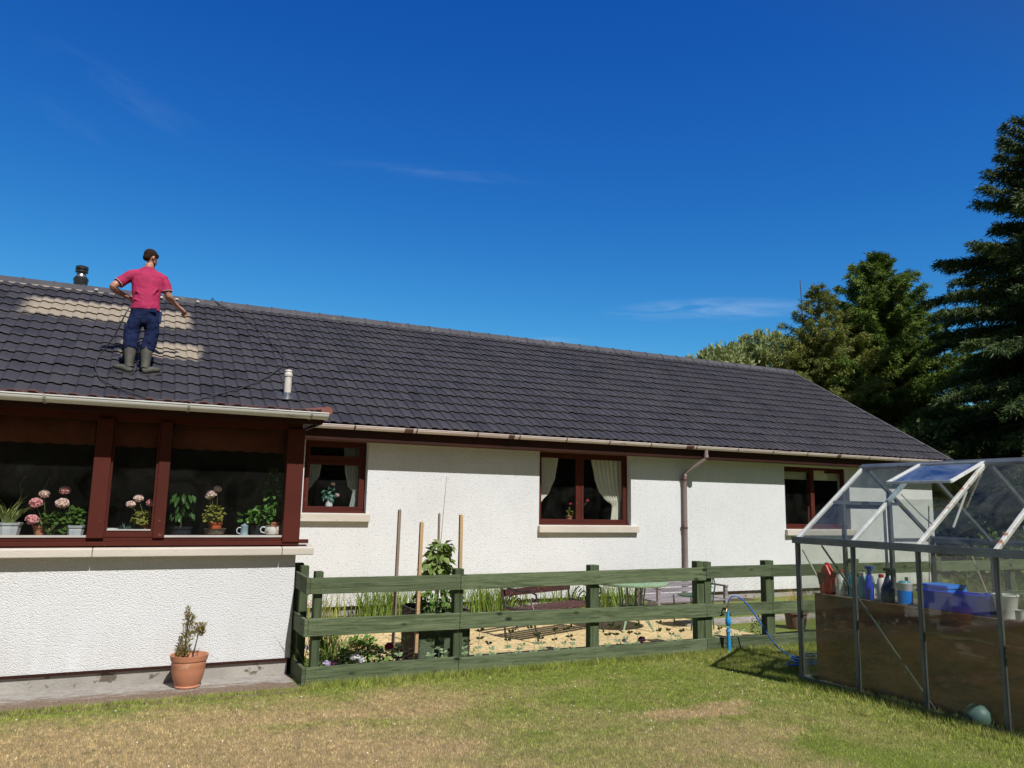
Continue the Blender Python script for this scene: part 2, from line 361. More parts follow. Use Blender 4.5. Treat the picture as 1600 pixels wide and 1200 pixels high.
m_hose = pm('dark rubber hose', (.03,.03,.034), (.05,.05,.052), 8, .5)
m_bluehose = pm('blue hose', (.03,.16,.50), (.02,.10,.36), 6, .35)
m_bluepipe = pm('bright blue pipe', (.02,.30,.62), (.02,.22,.50), 6, .35)
m_brass = pm('weathered brass', (.40,.33,.20), (.28,.22,.14), 20, .35, metal=.8)
m_bark = pm('bark', (.10,.075,.055), (.055,.04,.03), 6, .9, .8, 20, stretch=(3,3,.6))
def col(name, c, rough=.4, **k): return pm(name, c, tuple(x*.85 for x in c), 5, rough, **k)

# ------------------------------------------------------------ ground
def vnoise(x, y, sc, seed):
    rs = np.random.RandomState(seed); g = rs.rand(64, 64); x = x*sc+100; y = y*sc+100
    xi = np.floor(x).astype(int); yi = np.floor(y).astype(int); fx = x-xi; fy = y-yi
    fx = fx*fx*(3-2*fx); fy = fy*fy*(3-2*fy)
    a = g[xi % 64, yi % 64]; b = g[(xi+1) % 64, yi % 64]; c = g[xi % 64, (yi+1) % 64]; d = g[(xi+1) % 64, (yi+1) % 64]
    return (a*(1-fx)+b*fx)*(1-fy)+(c*(1-fx)+d*fx)*fy
def sstep(a, b, t): t = np.clip((t-a)/(b-a), 0, 1); return t*t*(3-2*t)
def gz(x, y):
    x = np.asarray(x, float); y = np.asarray(y, float)
    z = -.1*sstep(4.6, 7.3, y)+.1*sstep(5.5, 9.0, x)*sstep(4.6, 7.0, y)*.2
    z = z*(1-sstep(16, 30, np.hypot(x, y)))-.15*sstep(16, 30, np.hypot(x, y))
    return z+(.012*(vnoise(x, y, 1.3, 5)-.5))*(y < 7.2)
# dry patches: (x, y, rx, ry, angle)
DRY = [(.1, 5.3, 1.5, .55, .1, 1.0), (1.1, 6.2, 1.0, .28, .15, .8), (-.6, 5.9, .9, .35, .3, .8), (2.15, 6.15, .55, .3, .2, .85), (1.0, 4.9, 1.5, .35, .1, .9), (2.3, 5.2, .9, .3, 0, .45),
       (4.15, 5.0, .52, .26, .2, 1.0), (3.2, 5.05, .45, .16, .1, .6), (3.15, 6.35, .9, .22, .25, .42), (4.0, 4.45, .6, .2, .1, .7), (3.0, 4.6, .7, .2, 0, .5), (5.55, 5.75, .14, .2, 0, .9), (.9, 4.4, 1.4, .4, 0, .8)]
def dry(x, y):
    n = vnoise(x, y, .9, 1)*.5+vnoise(x, y, 2.3, 2)*.3+vnoise(x, y, 6, 3)*.2
    d = .74*np.clip((n-.31)*2.6, 0, 1)
    wx = x+.8*(vnoise(x, y, 2.1, 8)-.5)+.3*(vnoise(x, y, 7, 18)-.5); wy = y+.34*(vnoise(x, y, 2.3, 9)-.5)+.16*(vnoise(x, y, 8, 19)-.5)
    for cx, cy, rx, ry, a, k in DRY:
        ca, sa = math.cos(a), math.sin(a); u = ((wx-cx)*ca+(wy-cy)*sa)/rx; v = (-(wx-cx)*sa+(wy-cy)*ca)/ry
        d = np.maximum(d, k*np.clip(1.25-(u*u+v*v)*.8, 0, 1))
    d = np.clip(d+.38*sstep(2.8, .6, x)*sstep(6.9, 6.3, y), 0, 1)
    wet = sstep(.42, .05, 7.22-y)*.8                       # greener strip by wall and fence
    wet = np.maximum(wet, sstep(1.1, .2, 5.62-x)*sstep(5.9, 5.3, y)*.8)
    wet = np.maximum(wet, sstep(3.9, 4.9, x)*sstep(5.3, 6.1, y)*.75)
    return np.clip(d*(1-wet)+.22*(vnoise(x, y, 9, 4)-.5)*(1-wet*.5), 0, 1)
def lawnmat(name, blade):
    m, t, o = _new(name); p = nn(t, 'ShaderNodeBsdfPrincipled'); t.links.new(p.outputs[0], o.inputs[0])
    a = nn(t, 'ShaderNodeAttribute'); a.attribute_name = 'dry'; g = nn(t, 'ShaderNodeNewGeometry')
    n = _noise(t, g.outputs['Position'], 60, 3, .7)
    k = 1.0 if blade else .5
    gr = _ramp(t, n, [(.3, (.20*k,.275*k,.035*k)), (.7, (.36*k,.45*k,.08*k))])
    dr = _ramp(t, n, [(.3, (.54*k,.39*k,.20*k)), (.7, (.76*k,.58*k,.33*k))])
    c = _mixc(t, a.outputs['Fac'], gr, dr)
    if blade:
        va = nn(t, 'ShaderNodeAttribute'); va.attribute_name = 'var'; c = _mixc(t, 1.0, c, va.outputs['Color'], 'MULTIPLY')
    t.links.new(c, p.inputs['Base Color']); p.inputs['Roughness'].default_value = .7; p.inputs['Specular IOR Level'].default_value = .2
    if blade:
        tr = nn(t, 'ShaderNodeBsdfTranslucent'); t.links.new(c, tr.inputs[0]); mx = nn(t, 'ShaderNodeMixShader'); mx.inputs[0].default_value = .3
        t.links.new(p.outputs[0], mx.inputs[1]); t.links.new(tr.outputs[0], mx.inputs[2]); t.links.new(mx.outputs[0], o.inputs[0])
    else:
        b = nn(t, 'ShaderNodeBump'); b.inputs['Strength'].default_value = .7; b.inputs['Distance'].default_value = .02
        t.links.new(_noise(t, g.outputs['Position'], 70, 5, .7), b.inputs['Height']); t.links.new(b.outputs[0], p.inputs['Normal'])
    return m
def npmesh(name, verts, faces, mat, attr=None, smooth=False):
    me = bpy.data.meshes.new(name); k = faces.shape[1]
    me.vertices.add(len(verts)); me.vertices.foreach_set('co', verts.astype(np.float32).ravel())
    me.loops.add(faces.size); me.loops.foreach_set('vertex_index', faces.astype(np.int32).ravel())
    me.polygons.add(len(faces)); me.polygons.foreach_set('loop_start', np.arange(0, faces.size, k, dtype=np.int32))
    try: me.polygons.foreach_set('loop_total', np.full(len(faces), k, dtype=np.int32))
    except Exception: pass
    if smooth: me.polygons.foreach_set('use_smooth', np.ones(len(faces), bool))
    me.update(calc_edges=True); me.validate()
    if attr is not None:
        for nm, vals in attr.items():
            at = me.attributes.new(nm, 'FLOAT', 'POINT'); at.data.foreach_set('value', vals.astype(np.float32))
    me.materials.append(mat); o = bpy.data.objects.new(name, me); COL.objects.link(o); return o
xs = np.unique(np.concatenate([np.linspace(-400, -12, 12), np.linspace(-12, -3, 16), np.arange(-3, 8, .07), np.linspace(8, 20, 40), np.linspace(20, 60, 20), np.linspace(60, 500, 12)]))
ys = np.unique(np.concatenate([np.linspace(-300, -6, 12), np.linspace(-6, 1.5, 14), np.arange(1.5, 8.5, .07), np.linspace(8.5, 24, 40), np.linspace(24, 70, 16), np.linspace(70, 500, 12)]))
X, Y = np.meshgrid(xs, ys, indexing='ij'); Z = gz(X, Y)
V = np.stack([X.ravel(), Y.ravel(), Z.ravel()], 1); ny = len(ys)
I = (np.arange(len(xs)-1)[:,None]*ny+np.arange(ny-1)[None,:]).ravel()
Fq = np.stack([I, I+ny, I+ny+1, I+1], 1)
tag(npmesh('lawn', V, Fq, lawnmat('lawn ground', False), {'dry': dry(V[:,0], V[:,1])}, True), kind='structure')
# mown grass blades
rs = np.random.RandomState(11)
def grass(n, x0, x1, y0, y1, h0, h1, wd, keep=None, hb=0):
    x = rs.uniform(x0, x1, n); y = rs.uniform(y0, y1, n)
    if keep is not None: k = keep(x, y); x = x[k]; y = y[k]
    n = len(x); a = rs.uniform(0, 2*np.pi, n); h = rs.uniform(h0, h1, n)*(1+hb*sstep(.35, .02, 7.30-y)); ln = rs.uniform(.1, .9, n)*h
    b = rs.uniform(0, 2*np.pi, n); z = gz(x, y)-.003; d = np.clip(dry(x, y)+rs.normal(0, .30, n)+.35*(vnoise(x, y, 26, 43)-.5), 0, 1)
    p0 = np.stack([x-np.cos(a)*wd, y-np.sin(a)*wd, z], 1); p1 = np.stack([x+np.cos(a)*wd, y+np.sin(a)*wd, z], 1)
    p2 = np.stack([x+np.cos(b)*ln, y+np.sin(b)*ln, z+h], 1)
    return np.stack([p0, p1, p2], 1).reshape(-1, 3), np.repeat(d, 3)
def inview(x, y):   # lawn, not under path, fence side or greenhouse
    edge = np.where(x < 1.5, 7.20+.05*vnoise(x, y*0, 6, 21)+.05*(vnoise(x, y*0, 1.4, 22)-.5), 7.33)
    return (y < edge) & (x > -2.2+.0*y) & ~((x > 5.74) & (y > 3.0) & (y < 5.62)) & (x < 9)
parts = [grass(330000, -1.6, 6.2, 3.9, 7.4, .008, .024, .0017, inview, 1.6), grass(50000, 2.6, 5.8, 2.2, 3.9, .008, .024, .0017, inview), grass(60000, 5.6, 9, 5.6, 7.4, .02, .05, .002, inview, .3),
         grass(9000, 5.50, 5.72, 3.2, 5.6, .025, .075, .002, inview), grass(9000, 5.1, 5.72, 3.0, 5.6, .015, .045, .002, inview), grass(9000, 1.5, 7.0, 7.18, 7.34, .03, .085, .002, inview),
         grass(7000, -1.6, 1.5, 7.12, 7.34, .03, .06, .002, inview)]
gv = np.concatenate([p[0] for p in parts]); gd = np.concatenate([p[1] for p in parts])
tag(npmesh('mown_grass', gv, np.arange(len(gv)).reshape(-1, 3), lawnmat('grass blades', True), {'dry': gd, 'var': np.repeat(np.clip(.55+1.1*(vnoise(gv[::3,0], gv[::3,1], 55, 41)-.5)+.5*(vnoise(gv[::3,0], gv[::3,1], 17, 42)-.5)+rs.normal(.4, .22, len(gv)//3), .2, 1.9), 3)}),
    'short mown grass of the lawn with straw coloured dry patches', 'grass', kind='stuff')
# white clover heads in the lawn
cl = MB()
for i in range(75):
    x = rng.uniform(-1, 5.6); y = rng.uniform(4.6, 7.1); r = rng.uniform(.004, .007); z = float(gz(x, y))+.03
    if i % 3 == 0: x = rng.uniform(3.2, 5.4); y = rng.uniform(4.6, 5.8); z = float(gz(x, y))+.03
    cl.ell((x, y, z), (r, r, r*.8), 6, 4)
tag(cl.build('clover_flowers', col('clover white', (.75,.73,.62))), 'tiny white clover flowers scattered over the lawn', 'clover', kind='stuff')

# concrete path along sunroom, patio of yellow pavers, soil border
def pathmat():
    m, t, o = _new('dirty concrete path'); p = nn(t, 'ShaderNodeBsdfPrincipled'); t.links.new(p.outputs[0], o.inputs[0])
    g = nn(t, 'ShaderNodeNewGeometry'); pos = g.outputs['Position']
    c = _ramp(t, _noise(t, pos, 11, 7, .7), [(.3, (.23,.21,.19)), (.7, (.41,.385,.35))])
    mp = nn(t, 'ShaderNodeMapping'); mp.inputs['Scale'].default_value = (.7, 2.4, 1); t.links.new(pos, mp.inputs[0])
    sp = nn(t, 'ShaderNodeSeparateXYZ'); t.links.new(pos, sp.inputs[0])
    mr = nn(t, 'ShaderNodeMapRange'); mr.inputs[1].default_value = 7.75; mr.inputs[2].default_value = 7.42; mr.inputs[3].default_value = 0; mr.inputs[4].default_value = .26
    t.links.new(sp.outputs[1], mr.inputs[0])
    ad = nn(t, 'ShaderNodeMath', operation='ADD'); t.links.new(_noise(t, mp.outputs[0], 9, 8, .8, .6), ad.inputs[0]); t.links.new(mr.outputs[0], ad.inputs[1])
    c = _mixc(t, _ramp(t, ad.outputs[0], [(.60, (0,0,0)), (.70, (.95,.95,.95))]), c, _ramp(t, _noise(t, pos, 60, 4, .8), [(.35, (.07,.045,.028)), (.65, (.27,.185,.13))]))
    t.links.new(c, p.inputs['Base Color']); p.inputs['Roughness'].default_value = .95
    b = nn(t, 'ShaderNodeBump'); b.inputs['Strength'].default_value = .8; b.inputs['Distance'].default_value = .02
    t.links.new(_noise(t, mp.outputs[0], 18, 6, .7), b.inputs['Height']); t.links.new(b.outputs[0], p.inputs['Normal']); return m
tag(MB().box(-8, 1.43, 7.12, 8.2, -.16, -.088).build('path', pathmat()), kind='structure')
def pavmat():
    m, t, o = _new('yellow block paving'); p = nn(t, 'ShaderNodeBsdfPrincipled'); t.links.new(p.outputs[0], o.inputs[0])
    g = nn(t, 'ShaderNodeNewGeometry'); mp = nn(t, 'ShaderNodeMapping'); mp.inputs['Rotation'].default_value = (0, 0, R(8)); t.links.new(g.outputs['Position'], mp.inputs[0])
    br = nn(t, 'ShaderNodeTexBrick'); br.inputs['Scale'].default_value = 1; br.inputs['Brick Width'].default_value = .22; br.inputs['Row Height'].default_value = .11
    br.inputs['Mortar Size'].default_value = .006; br.inputs['Mortar Smooth'].default_value = .2; br.inputs['Color1'].default_value = (.54,.41,.20,1); br.inputs['Color2'].default_value = (.66,.51,.26,1); br.inputs['Mortar'].default_value = (.36,.26,.13,1)
    t.links.new(mp.outputs[0], br.inputs['Vector'])
    c = _mixc(t, _ramp(t, _noise(t, g.outputs['Position'], 3, 6, .7), [(.45, (0,0,0)), (.8, (.6,.6,.6))]), br.outputs[0], (.33,.24,.14))
    t.links.new(c, p.inputs['Base Color']); p.inputs['Roughness'].default_value = .9
    b = nn(t, 'ShaderNodeBump'); b.invert = True; b.inputs['Strength'].default_value = .8; b.inputs['Distance'].default_value = .006
    t.links.new(br.outputs['Fac'], b.inputs['Height']); t.links.new(b.outputs[0], p.inputs['Normal']); return m
tag(MB().box(1.75, 10.2, 7.85, 11.0, -.16, -.088).build('patio', pavmat()), kind='structure')
tag(MB().box(10.2, 16.2, 7.6, 11.25, -.16, -.090).build('gravel', pm('grey gravel', (.42,.36,.30), (.26,.22,.18), 30, .95, 1, 50)), kind='structure')
soil = MB(); nx = 120
for k in range(nx+1):
    x = 1.52+k*(9-1.52)/nx
    for yy, h in ((7.36, -.10), (7.45, -.07), (7.62, -.06), (7.78, -.075), (7.86, -.10)): soil.v.append((x, yy, h+rng.uniform(-.008, .012)))
soil.f = [(k*5+j, (k+1)*5+j, (k+1)*5+j+1, k*5+j+1) for k in range(nx) for j in range(4)]
tag(soil.build('soil_border', m_dirtm), kind='structure')
soil2 = MB().box(1.75, 10.2, 11.0, 11.33, -.16, -.075)
tag(soil2.build('soil_bed', m_dirtm), kind='structure')

# ------------------------------------------------------------ bungalow
H = root('bungalow', (4.7, 15.39, -.14), 'white roughcast bungalow with slate grey tiled roof and brown framed sunroom', 'house')
def wall_y(mb, y0, y1, x0, x1, z0, z1, holes):   # holes: (xa, xb, za, zb) sorted in x
    x = x0
    for xa, xb, za, zb in holes:
        mb.box(x, xa, y0, y1, z0, z1)
        if za > z0: mb.box(xa, xb, y0, y1, z0, za)
        if zb < z1: mb.box(xa, xb, y0, y1, zb, z1)
        x = xb
    mb.box(x, x1, y0, y1, z0, z1); return mb
W1 = (2.13, 3.05, 1.36, 2.405); W2 = (5.90, 7.68, 1.21, 2.405); W3 = (11.20, 12.93, 1.16, 2.36)
wm = MB(); wall_y(wm, 11.30, 11.60, 1.366, 15.40, .05, 2.46, [W1, W2, W3])
wm.box(1.30, 15.40, 19.18, 19.48, .05, 2.46); wm.box(15.10, 15.40, 11.60, 19.18, .05, 2.46); wm.box(-6, -5.7, 11.60, 19.18, .05, 2.46); wm.box(-6, 1.30, 19.18, 19.48, .05, 2.46)
wm.prism([(11.35, 2.46), (19.43, 2.46), (15.39, 4.98)], 'x', 15.10, 15.398); wm.prism([(11.35, 2.46), (19.43, 2.46), (15.39, 4.98)], 'x', -6, -5.7)
wm.build('wall', m_cast, H)
wb = MB().box(-6, 1.366, 11.30, 11.60, .05, 2.46); wb.build('panelled_wall', m_panel, H)
MB().box(9.290, 9.302, 11.296, 11.30, .05, 2.40).build('movement_joint', col('joint bead', (.80,.79,.76)), H)
pl = MB().box(1.40, 15.38, 11.32, 11.6, -.2, .05).box(15.08, 15.38, 11.6, 19.4, -.2, .05).box(-5.98, 15.38, 19.1, 19.46, -.2, .048)
pl.build('plinth', m_plinth, H)
MB().box(1.42, 15.42, 11.288, 11.31, .036, .058).build('bellcast_strip', m_brownd, H)
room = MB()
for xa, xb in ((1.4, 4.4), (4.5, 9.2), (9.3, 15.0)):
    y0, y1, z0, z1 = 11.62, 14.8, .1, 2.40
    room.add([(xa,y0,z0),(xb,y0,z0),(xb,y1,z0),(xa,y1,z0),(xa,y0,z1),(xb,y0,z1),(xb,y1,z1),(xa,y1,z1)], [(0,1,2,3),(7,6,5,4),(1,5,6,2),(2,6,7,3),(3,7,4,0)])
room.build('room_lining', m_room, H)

# roof tiles as real waved courses
EY, EZ, RY, RZ = 10.95, 2.612, 15.39, 5.16
def tiles(x0, x1, ey, ez, ry, rz, ncourse, per, amp, nose, mat, name, parent, seed):
    r = np.random.RandomState(seed); sl = math.hypot(ry-ey, rz-ez); dy, dz = (ry-ey)/sl, (rz-ez)/sl
    sg = 1 if dy > 0 else -1; nyv, nzv = (-dz*sg*sg if dy > 0 else dz), abs(dy)
    if dy < 0: nyv = dz
    ss = np.array([0, .040, .055, .11, .19, .44, .54, .66, .80, .97])
    hh = np.array([-.50, -.50, .30, .75, 1.0, 1.0, .62, .14, 0, 0])*amp
    nt_ = int(round((x1-x0)/per)); xx = (x0+(np.arange(nt_)[:,None]+ss[None,:])*per).ravel(); hp = np.tile(hh, nt_)
    xx = np.append(xx, x1); hp = np.append(hp, 0)
    ti = np.append(np.repeat(np.arange(nt_), len(ss)), nt_-1)
    n = len(xx); vs = []; fs = []; at = []; g = sl/ncourse; base = 0
    for c in range(ncourse):
        jit = r.normal(0, .0022, nt_)[ti]; jn = r.normal(0, .0035, nt_)[ti]; tv = r.rand(nt_)[ti]
        s0 = c*g-.012+jn; s1 = (c+1)*g+.055
        rows = [(s0+.07, hp+nose*.75-.016+jit), (s0+.002, hp+nose-.014+jit), (s0-.002, hp+nose-.003+jit), (s0+.006, hp+nose+.001+jit), (np.full(n, (s0.mean()+s1)/2), hp+nose*.5+jit), (np.full(n, s1), hp+.002+jit*.3)]
        for s_, h_ in rows:
            vs.append(np.stack([xx, ey+s_*dy+h_*nyv, ez+s_*dz+h_*nzv], 1)); at.append(tv)
        for q in range(5):
            a = base+q*n+np.arange(n-1); fs.append(np.stack([a, a+1, a+n+1, a+n], 1) if dy > 0 else np.stack([a, a+n, a+n+1, a+1], 1))
        base += 6*n
    V = np.concatenate(vs); o = npmesh(name, V-np.array(parent.location)[None,:], np.concatenate(fs), mat, {'tile': np.concatenate(at)}, False)
    o.parent = parent; return o
tiles(-6.2, 15.64, EY, EZ, RY, RZ, 15, .168, .017, .034, m_tile, 'roof', H, 3)
rb = MB(); rb.add([(-6.2,19.83,2.60),(15.64,19.83,2.60),(15.64,15.39,5.15),(-6.2,15.39,5.15)], [(0,1,2,3)])
tiles(-6.2, 15.64, 19.83, EZ, RY, RZ, 15, .168, .017, .034, m_tile, 'rear_roof', H, 4)
# underlay and verge so that nothing shows through
MB().prism([(10.99, 2.585), (15.39, 5.115), (19.79, 2.585), (19.79, 2.56), (15.39, 5.07), (10.99, 2.56)], 'x', -6.15, 15.58).build('roof_underlay', m_brownd, H)
vg = MB().prism([(10.93, 2.50), (10.93, 2.64), (15.39, 5.21), (19.85, 2.64), (19.85, 2.50), (15.39, 5.06)], 'x', 15.585, 15.655)
vg.build('verge', pm('verge', (.085,.08,.085), (.06,.055,.06), 5, .7), H)
rc = MB(); x = -6.2; k = 0
while x < 15.6:
    x1 = min(x+.462, 15.66)
    for (xa, xb, gr) in ((x, x1-.03, 0), (x1-.035, x1, .012)):
        g = gr
        rc.prism([(15.39-.135-g, 5.105), (15.39-.125-g, 5.145+g), (15.39-.05, 5.222+g), (15.39, 5.238+g), (15.39+.05, 5.222+g), (15.39+.125+g, 5.145+g), (15.39+.135+g, 5.105)], 'x', xa, xb)
    x = x1
rc.build('ridge_tiles', m_ridge, H)
MB().box(-6.2, .1, 15.240, 15.256, 5.092, 5.112).build('mortar_line', col('pale mortar', (.42,.36,.30), .9), H)
clip_m = col('pale clip', (.6,.57,.52), .6)
for x in (-.95, -.62, .10, .36, .72): MB().box(x, x+.05, 15.21, 15.24, 5.135, 5.16).build('ridge_clip', clip_m, H)
# eaves
MB().box(-6, 15.58, 10.975, 11.0, 2.39, 2.575).build('fascia', m_brownd, H)
MB().box(-6, 15.58, 11.0, 11.31, 2.408, 2.425).build('soffit', m_brownd, H)
MB().box(1.35, 15.38, 11.285, 11.30, 2.395, 2.408).build('cover_strip', col('strip', (.30,.17,.13)), H)
def gutter(x0, x1, y, z, r, mat, clips, name, clipm, joints=()):
    g = MB(); n = 10
    prof = [(y+r*math.cos(math.pi+math.pi*k/n), z+r*math.sin(math.pi+math.pi*k/n)) for k in range(n+1)]
    inner = [(y+(r-.004)*math.cos(math.pi+math.pi*k/n), z+.001+(r-.004)*math.sin(math.pi+math.pi*k/n)) for k in range(n, -1, -1)]
    g.prism(prof+[(y+r-.004, z+.008)]*0+inner, 'x', x0, x1)
    g.tube([(x0, y-r, z), (x1, y-r, z)], .006, 6)
    for e in (x0, x1): g.prism([(p[0], p[1]) for p in prof], 'x', e-.003, e+.003)
    go = g.build(name, mat, H, 'auto')
    for cx, cw in clips:
        c = MB(); rr = r+.006
        pr = [(y+rr*math.cos(math.pi+math.pi*k/n), z+.004+rr*math.sin(math.pi+math.pi*k/n)) for k in range(n+1)]
        pi_ = [(y+(rr-.008)*math.cos(math.pi+math.pi*k/n), z+.004+(rr-.008)*math.sin(math.pi+math.pi*k/n)) for k in range(n, -1, -1)]
        c.prism(pr+pi_, 'x', cx-cw/2, cx+cw/2); c.box(cx-.012, cx+.012, y+r-.002, y+r+.03, z-.06, z+.012)
        c.build('gutter_bracket', clipm, go)
    return go
gutter(1.72, 15.60, 10.91, 2.595, .056, m_gutp, [(2.72,.025),(3.52,.13),(3.64,.02),(4.61,.02),(5.18,.10),(5.32,.02),(6.16,.02),(6.97,.02),(7.80,.02),(8.62,.16),(8.76,.02),(9.69,.02),(10.52,.02),(11.37,.02),(12.20,.10),(13.03,.02),(13.9,.02),(14.8,.02)], 'gutter', m_gclip)
# downpipe
dp = MB(); dp.tube([(9.00, 10.91, 2.545), (9.00, 10.91, 2.43), (8.985, 10.935, 2.375), (8.79, 11.19, 2.16), (8.775, 11.225, 2.10), (8.775, 11.225, -.12)], .034, 14)
dpo = dp.build('downpipe', m_pipe, H, 'auto')
for z in (2.43, 2.10): MB().tube([(9.0 if z > 2.3 else 8.775, 10.91 if z > 2.3 else 11.225, z-.02), (9.0 if z > 2.3 else 8.775, 10.91 if z > 2.3 else 11.225, z+.03)], .041, 14).build('collar', m_pipe, dpo, 'auto')
for z in (2.02, 1.18, .35): MB().tube([(8.775, 11.225, z-.014), (8.775, 11.225, z+.014)], .042, 14).box(8.715, 8.835, 11.262, 11.30, z-.012, z+.012).build('bracket', m_gclip, dpo)
# windows
def window(x0, x1, z0, z1, mull=(), trans=(), sashes=True, name='window', yf=11.42, open_i=None):
    f = MB(); t = .05; y0, y1 = yf, yf+.07
    f.box(x0, x0+t, y0, y1, z0, z1).box(x1-t, x1, y0, y1, z0, z1).box(x0+t, x1-t, y0, y1, z1-t, z1).box(x0+t, x1-t, y0-.02, y1, z0, z0+t)
    for mx in mull: f.box(mx-.03, mx+.03, y0-.006, y1, z0+t, z1-t)
    f.box(x0-.012, x1+.012, y0-.05, y0-.02, z0, z0+.03)
    W = f.build(name, m_brown, H, bevel=.003)
    xs_ = [x0+t]+[q for mx in mull for q in (mx-.03, mx+.03)]+[x1-t]
    for i in range(0, len(xs_), 2):
        a, b = xs_[i], xs_[i+1]; tr = trans[i//2] if i//2 < len(trans) else None
        spans = [(z0+t, z1-t)] if tr is None else [(z0+t, tr-.02), (tr+.02, z1-t)]
        if tr is not None: MB().box(a, b, y0-.004, y1-.01, tr-.02, tr+.02).build('transom', m_brown, W, bevel=.003)
        for za, zb in spans:
            s = .045; q = MB(); yy0, yy1 = y0-.012, y0+.035
            q.box(a, a+s, yy0, yy1, za, zb).box(b-s, b, yy0, yy1, za, zb).box(a+s, b-s, yy0, yy1, za, za+s).box(a+s, b-s, yy0, yy1, zb-s, zb)
            pn = MB().box(a+s-.004, b-s+.004, y0+.008, y0+.014, za+s-.004, zb-s+.004)
            if open_i == i//2 and za == z0+t:
                c, sn = math.cos(R(-16)), math.sin(R(-16)); bx = b
                for mb_ in (q, pn): mb_.v = [(bx+(vx-bx)*c-(vy-yy0)*sn, yy0+(vx-bx)*-sn*-1+(vy-yy0)*c, vz) for vx, vy, vz in mb_.v]
            qo = q.build('casement', m_brown, W, bevel=.003); pn.build('pane', m_wing, W)
    return W
window(*W1, mull=(), trans=(2.12,)); window(*W2, mull=(6.725,), trans=(None, None)); window(*W3, mull=(12.06,), trans=(None, None), open_i=1)
for (a, b, z) in ((2.09, 3.10, W1[2]), (5.88, 7.80, W2[2]), (11.17, 13.0, W3[2])):
    s = MB().prism([(11.225, z-.115), (11.225, z-.01), (11.37, z+.003), (11.45, z+.003), (11.45, z-.115)], 'x', a, b).build('sill', m_sill, H, bevel=.006)
# flue and vent pipe
fl = MB().lathe([(.02,5.0),(.115,5.0),(.115,5.36),(.125,5.40),(.125,5.43),(.10,5.45),(.06,5.46),(.0,5.46)], (-1.22,15.75,0), 20).build('flue', m_black, H, 'auto')
MB().lathe([(.05,5.44),(.105,5.455),(.075,5.50),(.075,5.55),(.05,5.56)], (-1.22,15.75,0), 20).build('flue_collar', m_galv, fl, 'auto')
MB().lathe([(.03,5.54),(.105,5.55),(.105,5.585),(.07,5.59),(.07,5.60),(.105,5.605),(.105,5.655),(.06,5.675),(0,5.68)], (-1.22,15.75,0), 20).build('flue_cap', m_black, fl, 'auto')
vp = MB().tube([(1.88, 11.62, 2.98), (1.88, 11.62, 3.35)], .052, 18).lathe([(.06,3.33),(.062,3.36),(.05,3.375),(.05,3.40),(.056,3.405),(.050,3.425),(.0,3.44)], (1.88,11.62,0), 18)
vpo = vp.build('vent_pipe', pm('off white vent pipe', (.62,.59,.52), (.52,.49,.43), 8, .5), H, 'auto')
MB().lathe([(.115,2.985),(.10,3.01),(.065,3.03),(.06,3.09),(.054,3.09)], (1.88,11.62,0), 18).build('lead_collar', m_galv, vpo, 'auto')
MB().add([(1.74,11.50,2.978),(2.02,11.50,2.978),(2.02,11.74,3.116),(1.74,11.74,3.116)], [(0,1,2,3)]).add([(1.74,11.50,2.968),(2.02,11.50,2.968),(2.02,11.74,3.106),(1.74,11.74,3.106)], [(3,2,1,0)]).build('flashing', pm('lead flashing', (.05,.05,.062), (.035,.035,.045), 10, .5), vpo)

# ---- sunroom (part of the house)
sw = MB().box(-6, 1.45, 7.87, 8.10, .05, 1.03).box(1.22, 1.45, 8.10, 11.30, .05, 1.03).box(1.366, 1.45, 8.10, 11.30, 1.03, 2.46); sw.build('sunroom_wall', m_cast, H)
MB().box(-6, 1.43, 7.884, 8.1, -.2, .05).box(1.2, 1.43, 8.1, 11.3, -.2, .05).build('sunroom_plinth', m_plinth, H)
MB().box(-6, 1.462, 7.862, 7.882, .032, .056).box(1.452, 1.462, 7.88, 11.28, .030, .056).build('drip_strip', m_brownd, H)
for a, b in ((-6, -3.2), (-3.196, -.302), (-.298, 1.300), (1.304, 1.60)):
    MB().prism([(7.765, 1.02), (7.765, 1.090), (7.90, 1.112), (8.12, 1.112), (8.12, 1.03), (7.87, 1.03), (7.80, 1.02)], 'x', a, b).build('stone_sill', m_sill, H, bevel=.007)
sr = MB(); sr.box(-6, 1.46, 7.805, 7.90, 1.112, 1.15).box(-6, 1.46, 7.83, 7.92, 1.15, 1.185).box(-6, 1.44, 7.84, 7.93, 2.22, 2.40)
pass; MB().box(1.342, 1.364, 7.94, 11.29, 1.032, 2.377).build('side_panelling', m_panel, H)
SR = sr.build('sunroom_frame', m_brown, H, bevel=.004)
for a, b, d in ((-.36, -.225, .035), (.165, .262, .02), (1.30, 1.46, .04)):
    MB().box(a, b, 7.83-d, 7.935, 1.18 if b < 1 else 1.14, 2.235).build('post', m_brown, SR, bevel=.005)
MB().box(-3.45, -3.32, 7.8, 7.935, 1.18, 2.235).build('post', m_brown, SR, bevel=.005)
MB().box(1.46, 1.55, 7.80, 7.86, 1.13, 1.165).build('frame_end', m_brown, SR)
cs = MB().box(-.225, .165, 7.825, 7.87, 1.187, 1.245).box(-.225, -.205, 7.825, 7.87, 1.245, 2.22).box(.145, .165, 7.825, 7.87, 1.245, 2.22)
cs.build('casement', m_brown, SR, bevel=.004)
MB().box(-3.32, -.36, 7.822, 7.832, 1.186, 1.205).box(.262, 1.30, 7.822, 7.832, 1.186, 1.205).box(-.205, .145, 7.818, 7.8245, 1.246, 1.258).build('glazing_bead', col('pale grey bead', (.50,.48,.46)), SR)
for a, b in ((-3.32, -.36), (-.205, .145), (.262, 1.30)): MB().box(a, b, 7.862, 7.868, 1.2 if b != .145 else 1.245, 2.225).build('pane', m_wing, SR)
MB().box(-6, -3.45, 7.862, 7.868, 1.2, 2.225).build('pane', m_wing, SR)
